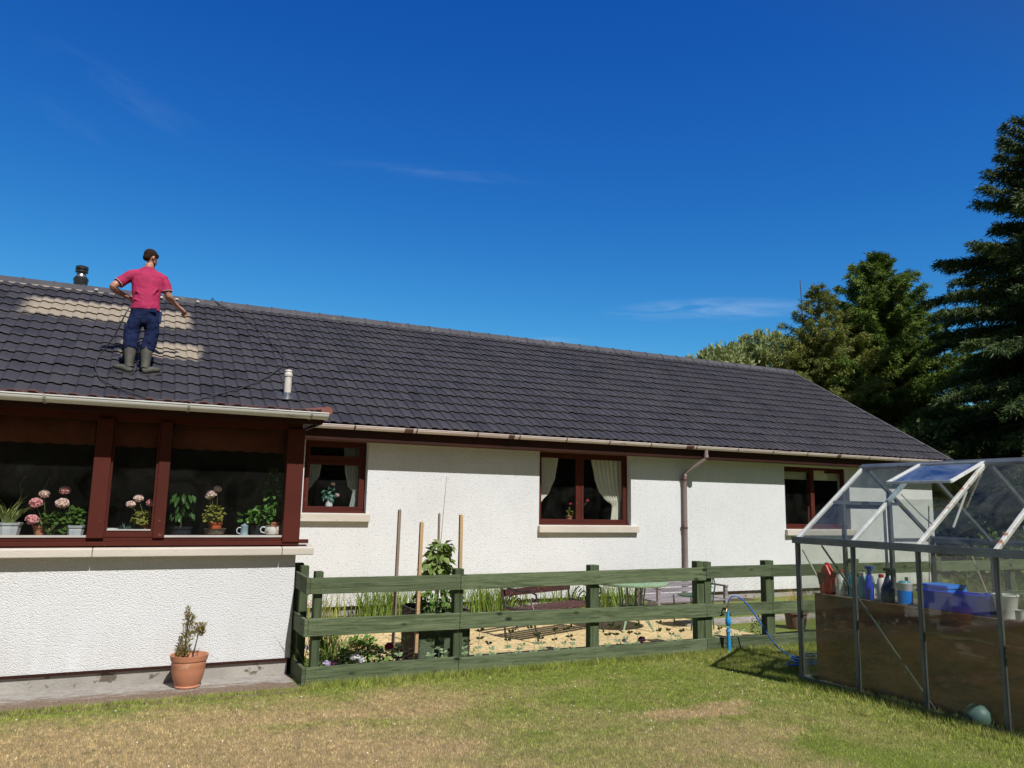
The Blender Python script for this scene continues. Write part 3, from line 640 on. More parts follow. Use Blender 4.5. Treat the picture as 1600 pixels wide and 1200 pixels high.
MB().box(-6, 1.34, 7.96, 8.30, 1.165, 1.187).build('inner_shelf', col('dark shelf', (.11,.085,.07), .5), H)
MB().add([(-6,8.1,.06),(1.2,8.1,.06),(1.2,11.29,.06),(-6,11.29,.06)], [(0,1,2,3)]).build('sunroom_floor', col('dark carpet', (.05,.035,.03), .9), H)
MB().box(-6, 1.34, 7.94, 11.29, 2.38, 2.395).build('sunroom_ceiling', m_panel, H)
MB().box(-6.0, 1.55, 7.56, 7.58, 2.265, 2.39).build('sunroom_fascia', m_brownd, H)
MB().box(-6.0, 1.55, 7.58, 7.86, 2.290, 2.305).box(1.455, 1.55, 7.86, 10.9, 2.290, 2.305).build('sunroom_soffit', m_brownd, H)
MB().prism([(7.56, 2.27), (7.56, 2.395), (10.96, 2.60), (10.96, 2.27)], 'x', 1.552, 1.575).build('barge_board', m_brownd, H)
MB().prism([(7.585, 2.372), (11.2, 2.655), (11.2, 2.63), (7.585, 2.35)], 'x', -6.1, 1.545).build('sunroom_underlay', m_brownd, H)
tiles(-6.18, 1.60, 7.46, 2.357, 11.16, 2.688, 11, .147, .022, .024, m_redtile, 'sunroom_roof', H, 8)
lm = MB()
for k in range(11):
    y = 7.46+k*.336; lm.tube([(1.585, y-.02, 2.390+k*.0286), (1.585, y+.33, 2.415+k*.0286)], [(.042,.055), (.036,.048)], 10)
lm.build('edge_tiles', pm('orange red edge tile', (.30,.10,.065), (.20,.07,.05), 10, .7), H, 'auto')
gutter(-6.2, 1.60, 7.475, 2.365, .058, m_gutw, [(-4.1,.02),(-3.0,.02),(-1.9,.02),(-.75,.022),(.36,.022),(1.44,.022)], 'sunroom_gutter', col('grey gutter clip', (.33,.33,.32)))

# ------------------------------------------------------------ curtains, blinds and the shelf inside
def curtain(xl, xr, z0, z1, y, mat, label, name='curtain', group=None, amp=.018, folds=7):
    mb = MB(); n, m = 40, 26
    for j in range(m+1):
        z = z1+(z0-z1)*j/m; a = xl(z); b = xr(z)
        for i in range(n+1):
            s = i/n; k = amp*math.sin(s*folds*2*math.pi+.4*math.sin(3*z)); mb.v.append((a+(b-a)*s, y+k, z+.05*(s-.5)*0))
    mb.f = [(j*(n+1)+i, j*(n+1)+i+1, (j+1)*(n+1)+i+1, (j+1)*(n+1)+i) for j in range(m) for i in range(n)]
    o = mb.build(name, mat, None, True); so = o.modifiers.new('thick', 'SOLIDIFY'); so.thickness = .003; centre_origin(o)
    return tag(o, label, 'curtain', group)
def lerp(pts):
    def f(z):
        for (z0, a), (z1, b) in zip(pts, pts[1:]):
            if z0 >= z >= z1:
                t = (z0-z)/(z0-z1); t = t*t*(3-2*t)*.5+t*.5; return a+(b-a)*t
        return pts[-1][1]
    return f
curtain(lambda z: 5.96, lerp([(2.40, 6.40), (2.0, 6.33), (1.75, 6.22), (1.6, 6.08), (1.52, 5.98)]), 1.52, 2.40, 11.555, m_lace, 'cream curtain tied back on the left of the two pane middle window')
curtain(lerp([(2.40, 7.02), (2.0, 7.10), (1.8, 7.17), (1.65, 7.30), (1.55, 7.46), (1.27, 7.43)]), lerp([(2.40, 7.66), (1.7, 7.66), (1.58, 7.62), (1.27, 7.63)]), 1.26, 2.40, 11.555, m_lace, 'cream curtain gathered at the right of the middle window, hanging to the sill')
curtain(lambda z: 2.17, lerp([(2.10, 2.42), (1.9, 2.40), (1.75, 2.30), (1.66, 2.2)]), 1.66, 2.38, 11.555, m_net, 'grey white curtain tied back at the left of the small window beside the sunroom')
curtain(lerp([(2.38, 2.74), (2.0, 2.77), (1.75, 2.82), (1.68, 2.90), (1.42, 2.86)]), lerp([(2.38, 3.03), (1.42, 3.02)]), 1.42, 2.38, 11.555, m_net, 'grey white curtain hanging at the right of the small window beside the sunroom')
m_blind = col('cream roller blind', (.62,.58,.46), .9)
for a, b, lab in ((11.28, 12.0, 'cream roller blind raised in the left pane of the far right window'), (12.12, 12.86, 'cream roller blind raised in the right pane of the far right window')):
    bo = MB().box(a, b, 11.52, 11.523, 2.13, 2.31).box(a, b, 11.517, 11.526, 2.12, 2.135).tube([(a, 11.535, 2.32), (b, 11.535, 2.32)], .02, 10).build('roller_blind', m_blind); centre_origin(bo)
    tag(bo, lab, 'blind')
m_val = leafmat('red brown pelmet cloth', (.16,.045,.027), (.10,.028,.018), 3, .1, .9)
for a, b, lab in ((-3.3, -.37, 'brown scalloped pelmet blind in the left sunroom window'), (-.21, .15, 'brown scalloped pelmet blind in the narrow middle sunroom window'), (.27, 1.3, 'brown scalloped pelmet blind in the right sunroom window')):
    mb = MB(); n = int((b-a)/.012)
    for i in range(n+1):
        x = a+(b-a)*i/n; sc_ = .012*abs(math.sin(math.pi*x/.147)); mb.v += [(x, 7.962+.002*math.sin(x*40), 2.30), (x, 7.962+.002*math.sin(x*40), 2.005-sc_)]
    mb.f = [(2*i, 2*i+1, 2*i+3, 2*i+2) for i in range(n)]
    o = mb.build('pelmet', m_val, None, True); so = o.modifiers.new('thick', 'SOLIDIFY'); so.thickness = .004; centre_origin(o); tag(o, lab, 'pelmet')

# ------------------------------------------------------------ potted plants
m_ger = leafmat('geranium leaf', (.055,.125,.02), (.12,.22,.04), 25, .3)
m_gery = leafmat('yellow green geranium leaf', (.20,.22,.035), (.33,.30,.06), 30, .3)
m_dkleaf = leafmat('glossy dark leaf', (.03,.085,.02), (.06,.15,.03), 18, .2, .3)
m_mid = leafmat('mid green leaf', (.07,.19,.03), (.14,.30,.05), 18, .3, .35)
m_spider = leafmat('striped grass leaf', (.22,.30,.09), (.42,.46,.20), 40, .3)
m_pink = leafmat('pink petals', (.85,.40,.48), (.95,.60,.66), 60, .3, .6)
m_palepk = leafmat('pale pink petals', (.93,.70,.73), (.97,.84,.85), 60, .3, .6)
m_stem = col('plant stem', (.12,.16,.04), .6)
def rdir(r=rng, up=0):
    while True:
        v = Vector((r.uniform(-1,1), r.uniform(-1,1), r.uniform(-1,1)))
        if .05 < v.length < 1: v.normalize(); v.z += up; return v.normalized()
def foliage(c, rad, n, ln, wd, up=.2, droop=.25):
    mb = MB(); c = Vector(c)
    for i in range(n):
        d = rdir(up=up*.5); q = rng.uniform(.35, 1)**.6
        p = c+Vector((d.x*rad[0], d.y*rad[1], d.z*rad[2]))*q
        od = (d+rdir()*.7+Vector((0,0,-droop))).normalized(); s = rng.uniform(.7, 1.2)
        mb.leaf(p, od, (rdir()*.5+Vector((0,-.2,1))+d*.4), ln*s, wd*s, rng.uniform(.05,.4))
    return mb
def flowerhead(c, r, n=46, mb=None):
    mb = mb or MB(); c = Vector(c); mb.ell(c, (r*.86, r*.86, r*.66), 9, 6)
    for i in range(n):
        d = rdir(up=.25); p = c+Vector((d.x*r, d.y*r, d.z*r*.75)); t = d.cross(rdir()).normalized(); s = r*.42
        b = d.cross(t)
        mb.add([p-d*s*.5, p+t*s+d*s*.1, p+(t+b)*s*.7+d*s*.3, p+b*s+d*.1*s, p-t*s*.7+b*s*.5+d*.2*s], [(0,1,2,3),(0,3,4)])
        mb.add([p-d*s*.5, p-b*s+d*s*.2, p-(t+b)*s*.7+d*s*.25, p-t*s], [(0,1,2,3)])
    return mb
def pot(prof, c, mat, par, name='pot', n=20, faceted=None):
    mb = MB().lathe(prof, c, faceted or n); o = mb.build(name, mat, par, False if faceted else 'auto'); return o
def potprof(r0, r1, h, rim=.008, rh=.02):
    return [(r0,0),(r0+(r1-r0)*.6,h*.55),(r1-rim*.5,h-rh),(r1+rim*.3,h-rh),(r1+rim,h),(r1-rim*.6,h),(r1-rim,h-.012),(r1*.9,h-.02),(0,h-.02)]
ZS = 1.187
def rtube(pts, r): return MB().tube(pts, r, 6)
# 1 spider plant in white faceted planter at the left edge
P = root('potted_spider_plant', (-.98, 8.10, ZS), 'spider plant with arching striped leaves in white faceted planter, far left windowsill', 'potted plant')
pot(potprof(.085,.105,.115), (-.98,8.10,ZS), m_white, P, faceted=10)
mb = MB()
for i in range(52): mb.blade((-.98+rng.uniform(-.04,.04), 8.10+rng.uniform(-.04,.04), ZS+.10), rng.uniform(0, 6.28), rng.uniform(.18,.34), .012, rng.uniform(.15,.6), rng.uniform(.6,2.0))
mb.build('leaves', m_spider, P)
for pts in ([(-.98,8.1,1.3),(-.92,8.1,1.48),(-.90,8.08,1.60)],[(-.97,8.1,1.3),(-.90,8.12,1.5),(-.93,8.1,1.64),(-.88,8.1,1.72)],[(-.95,8.1,1.3),(-.82,8.1,1.45),(-.74,8.08,1.60),(-.70,8.06,1.71)]): rtube(pts, .0025).build('flower_stalk', m_stem, P)
for x, z in ((-.72,1.28),(-.66,1.22)):
    q = MB()
    for i in range(10): q.blade((x,8.03,z), rng.uniform(0,6.28), .12, .008, .5, 1.6)
    q.build('plantlet', m_spider, P)
# geraniums
def geranium(loc, label, pots, fol, heads, fm, hm, stem0=None):
    P = root('potted_geranium', (loc[0], loc[1], ZS), label, 'potted plant', None)
    pots(P)
    for (c, rad, n, ln) in fol: foliage(c, rad, n, ln, ln*1.05).build('foliage', fm, P)
    for i, (c, r) in enumerate(heads):
        flowerhead(c, r).build('flower_head', hm[i] if isinstance(hm, list) else hm, P)
        s = stem0 or (loc[0], loc[1], ZS+.1); mid = ((s[0]+c[0])/2+.01, (s[1]+c[1])/2, (s[2]+c[2])/2-.01)
        rtube([s, mid, (c[0], c[1], c[2]-r*.3)], .003).build('stem', m_stem, P)
    return P
geranium((-.80, 8.12), 'geranium with three large pink flower heads standing beside the spider plant', lambda P: pot(potprof(.045,.06,.09), (-.74,8.13,ZS), m_terra, P),
    [((-.72,8.12,1.30),(.07,.06,.05),40,.035)], [((-.785,8.05,1.475),.048), ((-.73,8.07,1.555),.040), ((-.80,8.03,1.33),.048)], m_ger, [m_pink, m_palepk, m_pink], (-.72,8.1,1.26))
geranium((-.50, 8.10), 'bushy green geranium with two pink flower heads in white planter, beside the thick post', lambda P: pot(potprof(.06,.072,.095), (-.46,8.05,ZS), m_white, P, faceted=8),
    [((-.60,8.10,1.31),(.13,.08,.09),230,.042), ((-.48,8.1,1.35),(.10,.07,.07),120,.042)], [((-.575,8.07,1.59),.042), ((-.585,8.04,1.475),.05)], m_ger, [m_pink, m_palepk])
geranium((.12, 8.10), 'small geranium with pale flower heads in terracotta pot behind the narrow middle pane', lambda P: pot(potprof(.045,.06,.085), (.13,8.10,ZS+.02), m_terra, P),
    [((.09,8.09,1.345),(.10,.07,.06),110,.036)], [((-.035,8.06,1.475),.036), ((.025,8.08,1.53),.04), ((.135,8.06,1.49),.038)], m_gery, [m_palepk, m_palepk, m_pink], (.1,8.1,1.3))
o = MB().lathe([(.045,0),(.055,.03),(.052,.06),(.047,.06),(.045,.04),(0,.04)], (-.17,8.06,ZS+.01), 16).build('ceramic_bowl', m_white, None, 'auto'); centre_origin(o)
tag(o, 'little blue and white bowl at the left of the narrow middle pane', 'bowl')
P = root('potted_cactus', (-.05,8.08,ZS), 'blue green spiky rosette plant in low pot behind the narrow middle pane', 'potted plant')
pot(potprof(.05,.065,.05), (-.05,8.08,ZS), m_black, P)
mb = MB()
for i in range(70):
    a = rng.uniform(0,6.28); mb.blade((-.05+.03*math.cos(a),8.08+.03*math.sin(a),ZS+.04), a, rng.uniform(.05,.09), .009, rng.uniform(.1,1.2), .2, 2)
mb.build('leaves', leafmat('blue grey leaf', (.10,.19,.17), (.18,.28,.25), 20, .1), P)
# dark pot with drooping pepper plant
P = root('potted_pepper_plant', (.41,8.10,ZS), 'plant with large drooping dark green leaves in black pot, right of the slim post', 'potted plant')
pot(potprof(.085,.10,.085), (.41,8.10,ZS), pm('charcoal pot', (.03,.035,.05), (.02,.024,.034), 4, .5), P)
mb = MB()
for i in range(34):
    a = rng.uniform(0,6.28); h = rng.uniform(.1,.36); r = .11*math.sin(h/.36*2.4)*rng.uniform(.4,1)
    mb.leaf((.41+r*math.cos(a), 8.08+r*math.sin(a)*.7, ZS+.08+h), (math.cos(a)*.6, math.sin(a)*.6-.2, -.8), (math.cos(a),math.sin(a)-.6,.6), rng.uniform(.07,.11), .042, .2)
mb.build('foliage', m_dkleaf, P); rtube([(.41,8.1,1.25),(.40,8.1,1.45),(.41,8.1,1.60)], .004).build('stem', m_stem, P)
geranium((.71, 8.10), 'yellow leaved geranium with a tall pale pink bloom, orange pot in speckled bowl', lambda P: (pot([(.05,0),(.085,.02),(.10,.065),(.105,.07),(.095,.07),(.08,.03),(0,.025)], (.715,8.10,ZS), pm('speckled stoneware', (.38,.30,.22), (.12,.09,.07), 90, .5, lo=.45, hi=.55), P, 'bowl'), pot(potprof(.05,.062,.10), (.715,8.10,ZS+.03), pm('orange clay', (.55,.13,.04), (.45,.11,.04), 5, .5), P)),
    [((.69,8.08,1.39),(.085,.07,.085),150,.036)], [((.655,8.05,1.585),.042), ((.71,8.06,1.635),.034), ((.635,8.06,1.56),.03)], m_gery, m_palepk, (.70,8.1,1.3))
P = root('tankard', (.97,8.06,ZS), 'small blue grey lidded tankard with a handle on the sunroom windowsill', 'mug')
MB().lathe([(.042,0),(.042,.012),(.036,.02),(.034,.08),(.037,.095),(.037,.10),(.02,.112),(.006,.114),(0,.13)], (.98,8.06,ZS), 20).build('body', pm('blue grey stoneware', (.22,.33,.38), (.32,.42,.46), 60, .3), P, 'auto')
MB().tube([(.942,8.06,ZS+.02),(.915,8.06,ZS+.03),(.908,8.06,ZS+.06),(.925,8.06,ZS+.08),(.945,8.06,ZS+.08)], .005, 8).build('handle', m_white, P, 'auto')
P = root('large_climbing_plant', (1.25,8.12,ZS), 'tall leafy green plant climbing up the corner post behind a terracotta rimmed pot', 'potted plant')
pot(potprof(.05,.075,.115), (1.26,8.12,ZS+.02), m_terra, P)
f = foliage((1.17,8.1,1.40),(.14,.09,.09),120,.05,.04); f2 = foliage((1.24,8.1,1.62),(.09,.08,.26),170,.05,.038); f.v += []
f.build('foliage', m_mid, P); f2.build('foliage', m_mid, P)
foliage((1.0,8.08,1.37),(.09,.04,.045),30,.05,.042).build('foliage', m_mid, P)
q = MB()
for i in range(22): q.blade((1.12,8.12,1.3), rng.uniform(1.2,5), rng.uniform(.2,.38), .005, rng.uniform(.2,.8), .7)
q.build('thin_stems', leafmat('thin dark blade', (.04,.07,.03), (.07,.1,.04), 9), P)
rtube([(1.25,8.12,1.3),(1.23,8.1,1.6),(1.22,8.1,1.86)], .004).build('stem', m_stem, P)
P = root('cachepot', (1.24,8.02,ZS), 'white handled cachepot painted with an orange flower in the sunroom corner', 'pot')
MB().lathe([(.05,0),(.075,.02),(.08,.06),(.07,.09),(.075,.10),(.068,.10),(.06,.05),(0,.05)], (1.24,8.00,ZS), 20).build('body', pm('flower painted ceramic', (.78,.76,.72), (.70,.69,.66), 4, .25, c3=(.55,.16,.06), s3=16, f3=.56), P, 'auto')
MB().tube([(1.168,8.0,ZS+.03),(1.13,8.0,ZS+.04),(1.12,8.0,ZS+.07),(1.14,8.0,ZS+.09),(1.172,8.0,ZS+.085)], .007, 8).build('handle', m_white, P, 'auto')
o = MB().lathe([(.06,0),(.075,.1),(.07,.1),(.05,.02),(0,.02)], (1.10,8.14,ZS), 18).build('dark_pot', m_black, None, 'auto'); centre_origin(o); tag(o, 'plain dark pot between the tankard and the white cachepot', 'pot')
# ornaments in the far windows
P = root('vase', (2.56,11.55,1.42), 'white vase of teal leaves and one pink bloom in the small window', 'vase')
MB().lathe([(.04,0),(.055,.06),(.03,.14),(.035,.16),(0,.15)], (2.56,11.55,1.42), 16).build('body', m_white, P, 'auto')
foliage((2.57,11.54,1.64),(.10,.06,.08),34,.07,.04).build('foliage', leafmat('teal leaf', (.10,.30,.24), (.2,.42,.36), 12), P)
flowerhead((2.67,11.52,1.62), .03, 20).build('flower_head', m_pink, P); flowerhead((2.60,11.52,1.78), .03, 20).build('flower_head', m_palepk, P)
P = root('flower_pot', (6.62,11.55,1.27), 'small flower pot with crimson blooms in the middle window', 'potted plant')
pot(potprof(.04,.055,.09), (6.60,11.55,1.27), m_terra, P); foliage((6.62,11.54,1.42),(.06,.05,.07),40,.04,.03).build('foliage', m_gery, P)
flowerhead((6.60,11.5,1.56), .022, 18).build('flower_head', leafmat('crimson petals', (.6,.03,.12), (.7,.08,.2), 30), P)
flowerhead((6.93,11.5,1.62), .025, 18).build('flower_head', leafmat('crimson petals', (.6,.03,.12), (.7,.08,.2), 30), P); rtube([(6.62,11.55,1.36),(6.82,11.52,1.5),(6.93,11.5,1.6)], .003).build('stem', m_stem, P)
# terracotta pot with dwarf conifer on the path
P = root('terracotta_pot_with_conifer', (.54,7.62,-.11), 'terracotta pot with small browning dwarf conifer against the sunroom wall', 'potted plant')
pz = -.086
MB().lathe([(.100,0),(.106,.012),(.100,.022),(.122,.075),(.137,.14),(.141,.185),(.143,.19),(.143,.225),(.150,.23),(.157,.262),(.160,.275),(.150,.275),(.138,.25),(.128,.20),(0,.20)], (.54,7.62,pz), 40).build('pot', m_terra, P, 'auto')
MB().lathe([(.13,.205),(.08,.215),(0,.218)], (.54,7.62,pz), 20).build('compost', m_dirtm, P)
m_con = leafmat('bronzed conifer needles', (.12,.105,.028), (.32,.25,.07), 45, .2)
mb = MB()
def sprig(mb, c, rad, n, ln):
    for i in range(int(n*1.7)):
        d = rdir(up=.7); p = Vector(c)+Vector((d.x*rad[0], d.y*rad[1], rng.uniform(-1,1)*rad[2])); mb.leaf(p, d+Vector((0,0,.5)), rdir(), ln*rng.uniform(.6,1.2), ln*.28, .05)
for c, rad, n in (((.47,7.6,.17),(.045,.04,.07),110), ((.49,7.6,.25),(.04,.035,.05),70), ((.505,7.61,.38),(.035,.032,.075),120), ((.51,7.61,.48),(.028,.026,.05),60), ((.50,7.61,.545),(.014,.014,.04),24), ((.545,7.61,.49),(.012,.012,.03),14),
                  ((.605,7.61,.39),(.038,.035,.055),100), ((.62,7.61,.37),(.02,.02,.03),30)): sprig(mb, c, rad, n, .032)
mb.build('foliage', m_con, P)
MB().tube([(.50,7.61,.08),(.50,7.61,.3),(.51,7.61,.5)], .006, 6).tube([(.55,7.61,.08),(.575,7.61,.22),(.60,7.61,.36)], [.008,.006,.004], 6).tube([(.56,7.61,.09),(.60,7.61,.17),(.615,7.61,.24)], .002, 5).build('stem', m_bark, P)

# ------------------------------------------------------------ fence
def gzf(x, y): return float(gz(x, y))
FE = root('fence', (1.55, 7.36, -.1), 'green stained three rail timber fence with wire netting round the patio', 'fence')
for (x, wd, top) in ((1.585,.075,.895), (2.97,.095,.895), (4.54,.11,.905), (5.965,.10,.925), (6.075,.10,.918), (7.02,.13,.92), (8.5,.1,.92), (10.1,.1,.92), (11.7,.1,.92), (13.3,.1,.92), (15.1,.1,.92), (17.0,.1,.92), (19.0,.1,.92)):
    MB().box(x-wd/2, x+wd/2, 7.372, 7.47, -.2, top).build('post', m_greenv, FE, bevel=.006)
for x, y in ((1.50, 7.80), (1.515, 8.14)): MB().box(x-.005, x+.075, y, y+.09, -.2, .915).build('post', m_greenv, FE, bevel=.006)
def rail(a, b, ht, th=.034):
    return MB().bar(a, b, th, ht).build('rail', m_green, FE, bevel=.004)
y = 7.354
for xa, xb, za, zb, ht in ((1.50, 2.97, .77, .768, .145), (2.974, 6.02, .768, .785, .145), (6.024, 7.02, .80, .803, .135), (7.024, 10.1, .80, .80, .14), (10.104, 14.0, .80, .80, .14), (14.004, 19.0, .80, .80, .14),
                           (1.50, 2.97, .405, .395, .155), (2.974, 6.02, .395, .375, .15), (6.024, 7.02, .372, .368, .14), (7.024, 10.1, .365, .36, .14), (10.104, 14.0, .36, .36, .14), (14.004, 19.0, .36, .36, .14),
                           (1.50, 2.97, -.02, -.018, .155), (2.974, 6.02, -.018, -.005, .135), (6.024, 7.02, -.01, -.015, .14), (7.024, 10.1, -.015, -.015, .14), (10.104, 14.0, -.015, -.015, .14)):
    rail((xa, y, za), (xb, y, zb), ht)
for za, zb, ht in ((.768, .785, .15), (.40, .39, .155), (-.02, -.025, .155)): rail((1.482, 7.34, za), (1.482, 8.22, zb), ht)
MB().box(1.455, 1.475, 7.36, 8.2, -.14, -.085).build('gravel_board', m_green, FE)
MB().box(1.6, 7.0, 7.375, 7.395, -.15, -.095).build('edging_board', pm('weathered edging', (.25,.19,.12), (.14,.10,.06), 8, .9), FE)
nl = MB()
for xn in (1.585, 2.93, 3.01, 4.51, 4.57, 5.94, 6.07, 6.98, 7.06):
    for zn in (.80, .74, .42, .36, .01, -.05): nl.tube([(xn+rng.uniform(-.01,.01), 7.334, zn+rng.uniform(-.008,.008)), (xn, 7.345, zn)], .0042, 7)
nl.build('nail', pm('rusty nail', (.10,.06,.04), (.05,.04,.035), 30, .6), FE)
wn = MB()
def wire(a, b, t=.0007):
    a = Vector(a); b = Vector(b); d = (b-a).normalized(); n_ = d.cross(Vector((0,1,0))).normalized()*t; wn.add([a-n_, b-n_, b+n_, a+n_], [(0,1,2,3)])
cw, ch = .052, .045
for i in range(int(5.4/cw)):
    for j in range(int(.92/ch)):
        x = 1.62+i*cw; z = -.08+j*ch+(ch/2 if i % 2 else 0)
        jx = rng.uniform(-.003,.003)
        wire((x+jx, 7.475, z), (x+jx, 7.475, z+ch*.45)); wire((x+jx, 7.475, z+ch*.45), (x+cw, 7.475, z+ch*.5+(ch*.0))); 
wn.build('wire_netting', pm('galvanised netting', (.16,.17,.16), (.10,.10,.10), 30, .6), FE)

# ------------------------------------------------------------ planter with stakes and leafy plant
PB = root('planter_box', (2.95, 8.02, -.09), 'square dark green wooden planter standing behind the fence', 'planter')
m_pbg = pm('green board', (.095,.13,.065), (.06,.09,.045), 3, .8, .6, 40, c3=(.025,.03,.02), s3=12, f3=.62)
m_pbd = pm('shaded dark board', (.055,.045,.032), (.03,.026,.02), 6, .85, .6, 40)  # side and back boards coloured dark, their shade painted into the wood
MB().box(2.72, 3.24, 7.775, 7.80, -.088, .42).build('front_board', m_pbg, PB); MB().box(2.695, 2.72, 7.775, 8.32, -.088, .44).build('side_board', m_pbd, PB)
MB().box(3.24, 3.265, 7.775, 8.32, -.088, .44).build('side_board', m_pbd, PB); MB().box(2.72, 3.24, 8.295, 8.32, -.088, .46).build('back_board', m_pbd, PB)
MB().box(2.721, 3.239, 7.801, 8.294, .2, .34).build('compost', m_dirtm, PB)
m_stake = pm('pale sawn stake', (.50,.33,.17), (.38,.25,.13), 5, .8, .3, 40, stretch=(5,5,.4)); m_stakeg = pm('grey sawn stake', (.27,.20,.15), (.18,.14,.11), 5, .8, .3, 40, stretch=(5,5,.4))
def stake(a, b, wd, m, lab):
    o = MB().bar(a, b, wd, wd*.8).add([(b[0]-wd*.2,b[1],b[2]),(b[0]+wd*.3,b[1],b[2]),(b[0]+wd*.2,b[1]+.005,b[2]+.02)], [(0,1,2)]).build('stake', m, None, bevel=.002); centre_origin(o); return tag(o, lab, 'stake', None)
stake((2.665, 7.74, -.09), (2.68, 7.74, 1.34), .042, m_stake, 'pale wooden stake at the front left corner of the planter')
stake((3.125, 7.74, -.09), (3.115, 7.74, 1.42), .042, m_stake, 'pale orange wooden stake rising behind the second fence post')
stake((2.62, 8.36, -.09), (2.635, 8.36, 1.455), .038, m_stakeg, 'grey brown wooden stake, the tallest stake, leftmost behind the planter')
stake((3.12, 8.40, -.09), (3.115, 8.40, 1.42), .026, m_stakeg, 'thin grey stake at the back of the planter in the middle of the leafy plant')
o = MB().tube([(3.02, 8.1, .35), (3.03, 8.1, 1.1), (3.075, 8.1, 1.83)], [.005,.004,.002], 5).build('cane', m_stakeg); centre_origin(o); tag(o, 'very thin bare cane rising from the leafy plant', 'cane')
PL = root('leafy_climber', (2.98, 8.05, .34), 'big leaved green climber growing out of the planter between the stakes', 'plant')
m_cl = leafmat('climber leaf', (.07,.16,.03), (.20,.30,.07), 14, .3, .4)
mb = foliage((3.0,8.05,.60),(.27,.22,.22),420,.075,.042); mb.build('foliage', m_cl, PL)
mb = MB()
for c, r, n in (((2.97,8.05,.88),(.15,.13,.12),100), ((3.0,8.05,1.0),(.12,.1,.09),60), ((3.05,8.03,1.07),(.10,.08,.05),30)):
    f = foliage(c, r, n, .10, .065, 0, .6); mb.add(f.v, f.f)
mb.build('foliage', leafmat('large pale climber leaf', (.10,.19,.04), (.30,.36,.12), 12, .3, .4), PL)  # upper leaves larger and paler than the foliage below
st = MB().tube([(2.98,8.05,.35),(2.99,8.05,.8),(3.02,8.05,1.06)], .008, 6); st.build('stem', m_stem, PL)

# ------------------------------------------------------------ border plants
m_tuft = leafmat('bright strap leaf', (.12,.21,.03), (.25,.34,.06), 10, .35, .5); m_tuft2 = leafmat('fine yellow green grass', (.22,.27,.05), (.36,.38,.10), 10, .35, .5)
def tuft(c, n, ln, wd, spread, label, mat=m_tuft, group=None, name='strap_leaf_clump'):
    mb = MB()
    for i in range(n):
        x = c[0]+rng.gauss(0, spread); yy = c[1]+rng.gauss(0, min(spread, .09)); yy = min(yy, 11.22) if c[1] > 10 else yy
        mb.blade((x, yy, c[2]), rng.uniform(0, 6.28), ln*rng.uniform(.55, 1.15), wd*rng.uniform(.7,1.3), rng.uniform(0,.35), rng.uniform(.2,1.1))
    o = mb.build(name, mat); centre_origin(o); return tag(o, label, 'plant', group)
tuft((2.45,10.95,-.09), 60, .55, .016, .14, 'sparse arching brown tipped leaves below the small window', m_tuft2)
tuft((3.35,11.05,-.09), 230, .56, .016, .24, 'dense clump of green strap leaves against the wall left of the planter')
tuft((5.0,11.05,-.09), 220, .56, .016, .26, 'clump of green strap leaves against the wall right of the planter')
tuft((6.2,11.05,-.09), 150, .42, .014, .26, 'low strap leaf clump against the wall behind the cast iron bench')
tuft((7.15,11.05,-.09), 170, .50, .014, .28, 'clump of strap leaves against the wall beside the green table')
tuft((1.78,7.85,-.09), 190, .55, .012, .09, 'tall green grass clump growing inside the fence corner beside the sunroom', name='grass_clump')
tuft((2.0,7.75,-.09), 260, .30, .007, .10, 'fine yellow green ornamental grass behind the first fence bay', m_tuft2, name='ornamental_grass')
m_bed = leafmat('bedding leaf', (.13,.26,.05), (.28,.42,.10), 16, .35)
def bedding(x, y, z, rad, nleaf, ln, flowers, label, lm=None, name='bedding_plant'):
    P = root(name, (x, y, z), label, 'plant', None)
    foliage((x, y, z+rad[2]*.8), rad, nleaf, ln, ln*.6).build('foliage', lm or m_bed, P)
    for (dx, dy, dz, r, c) in flowers: flowerhead((x+dx, y+dy, z+dz), r, 26).build('flower', c, P)
    return P
m_mauve = leafmat('mauve petals', (.48,.40,.62), (.62,.55,.72), 20, .3); m_wine = leafmat('wine red petals', (.30,.01,.07), (.42,.03,.12), 20, .3); m_pwhite = leafmat('white mauve petals', (.72,.68,.78), (.8,.78,.84), 20, .3); m_dkpur = leafmat('dark purple petals', (.05,.01,.035), (.10,.02,.06), 20, .2)
bedding(1.73,7.58,-.06,(.05,.05,.04),30,.05,[(0,-.03,.10,.035,m_mauve),(.07,-.01,.09,.03,m_dkpur)], 'low pansy with one blue mauve bloom beside the fence corner post')
bedding(2.08,7.66,-.06,(.20,.12,.17),420,.055,[(-.08,-.11,.14,.045,m_pwhite),(-.02,-.11,.12,.038,m_pwhite)], 'bushy petunia with white mauve blooms behind the lower rail')
bedding(2.36,7.62,-.06,(.11,.09,.12),150,.05,[(-.03,-.07,.22,.04,m_wine),(.06,-.05,.13,.045,m_dkpur),(.08,-.06,.19,.025,m_wine)], 'petunia with wine red bloom, left of the planter')
bedding(2.30,8.5,-.09,(.16,.08,.06),80,.05,[(.05,0,.14,.04,m_wine),(-.1,0,.13,.03,m_dkpur)], 'dark red leaved plant with crimson blooms on the edge of the patio', leafmat('dark red leaf', (.12,.02,.02), (.2,.05,.03), 12))
bedding(5.0,7.6,-.06,(.05,.05,.04),26,.04,[(.04,-.05,.12,.03,m_palepk)], 'low plant with a single pale pink bloom behind the third fence bay')
bedding(5.25,7.6,-.06,(.06,.06,.05),50,.045,[(.02,-.05,.12,.04,m_dkpur),(.0,-.05,.07,.03,m_wine)], 'low pansy with dark purple blooms left of the double fence post')
bedding(1.62,8.05,-.09,(.05,.04,.28),60,.035,[(0,-.02,.62,.03,m_palepk),(.02,-.02,.2,.025,m_pwhite)], 'slender flowering stem with white blooms between the short fence posts')
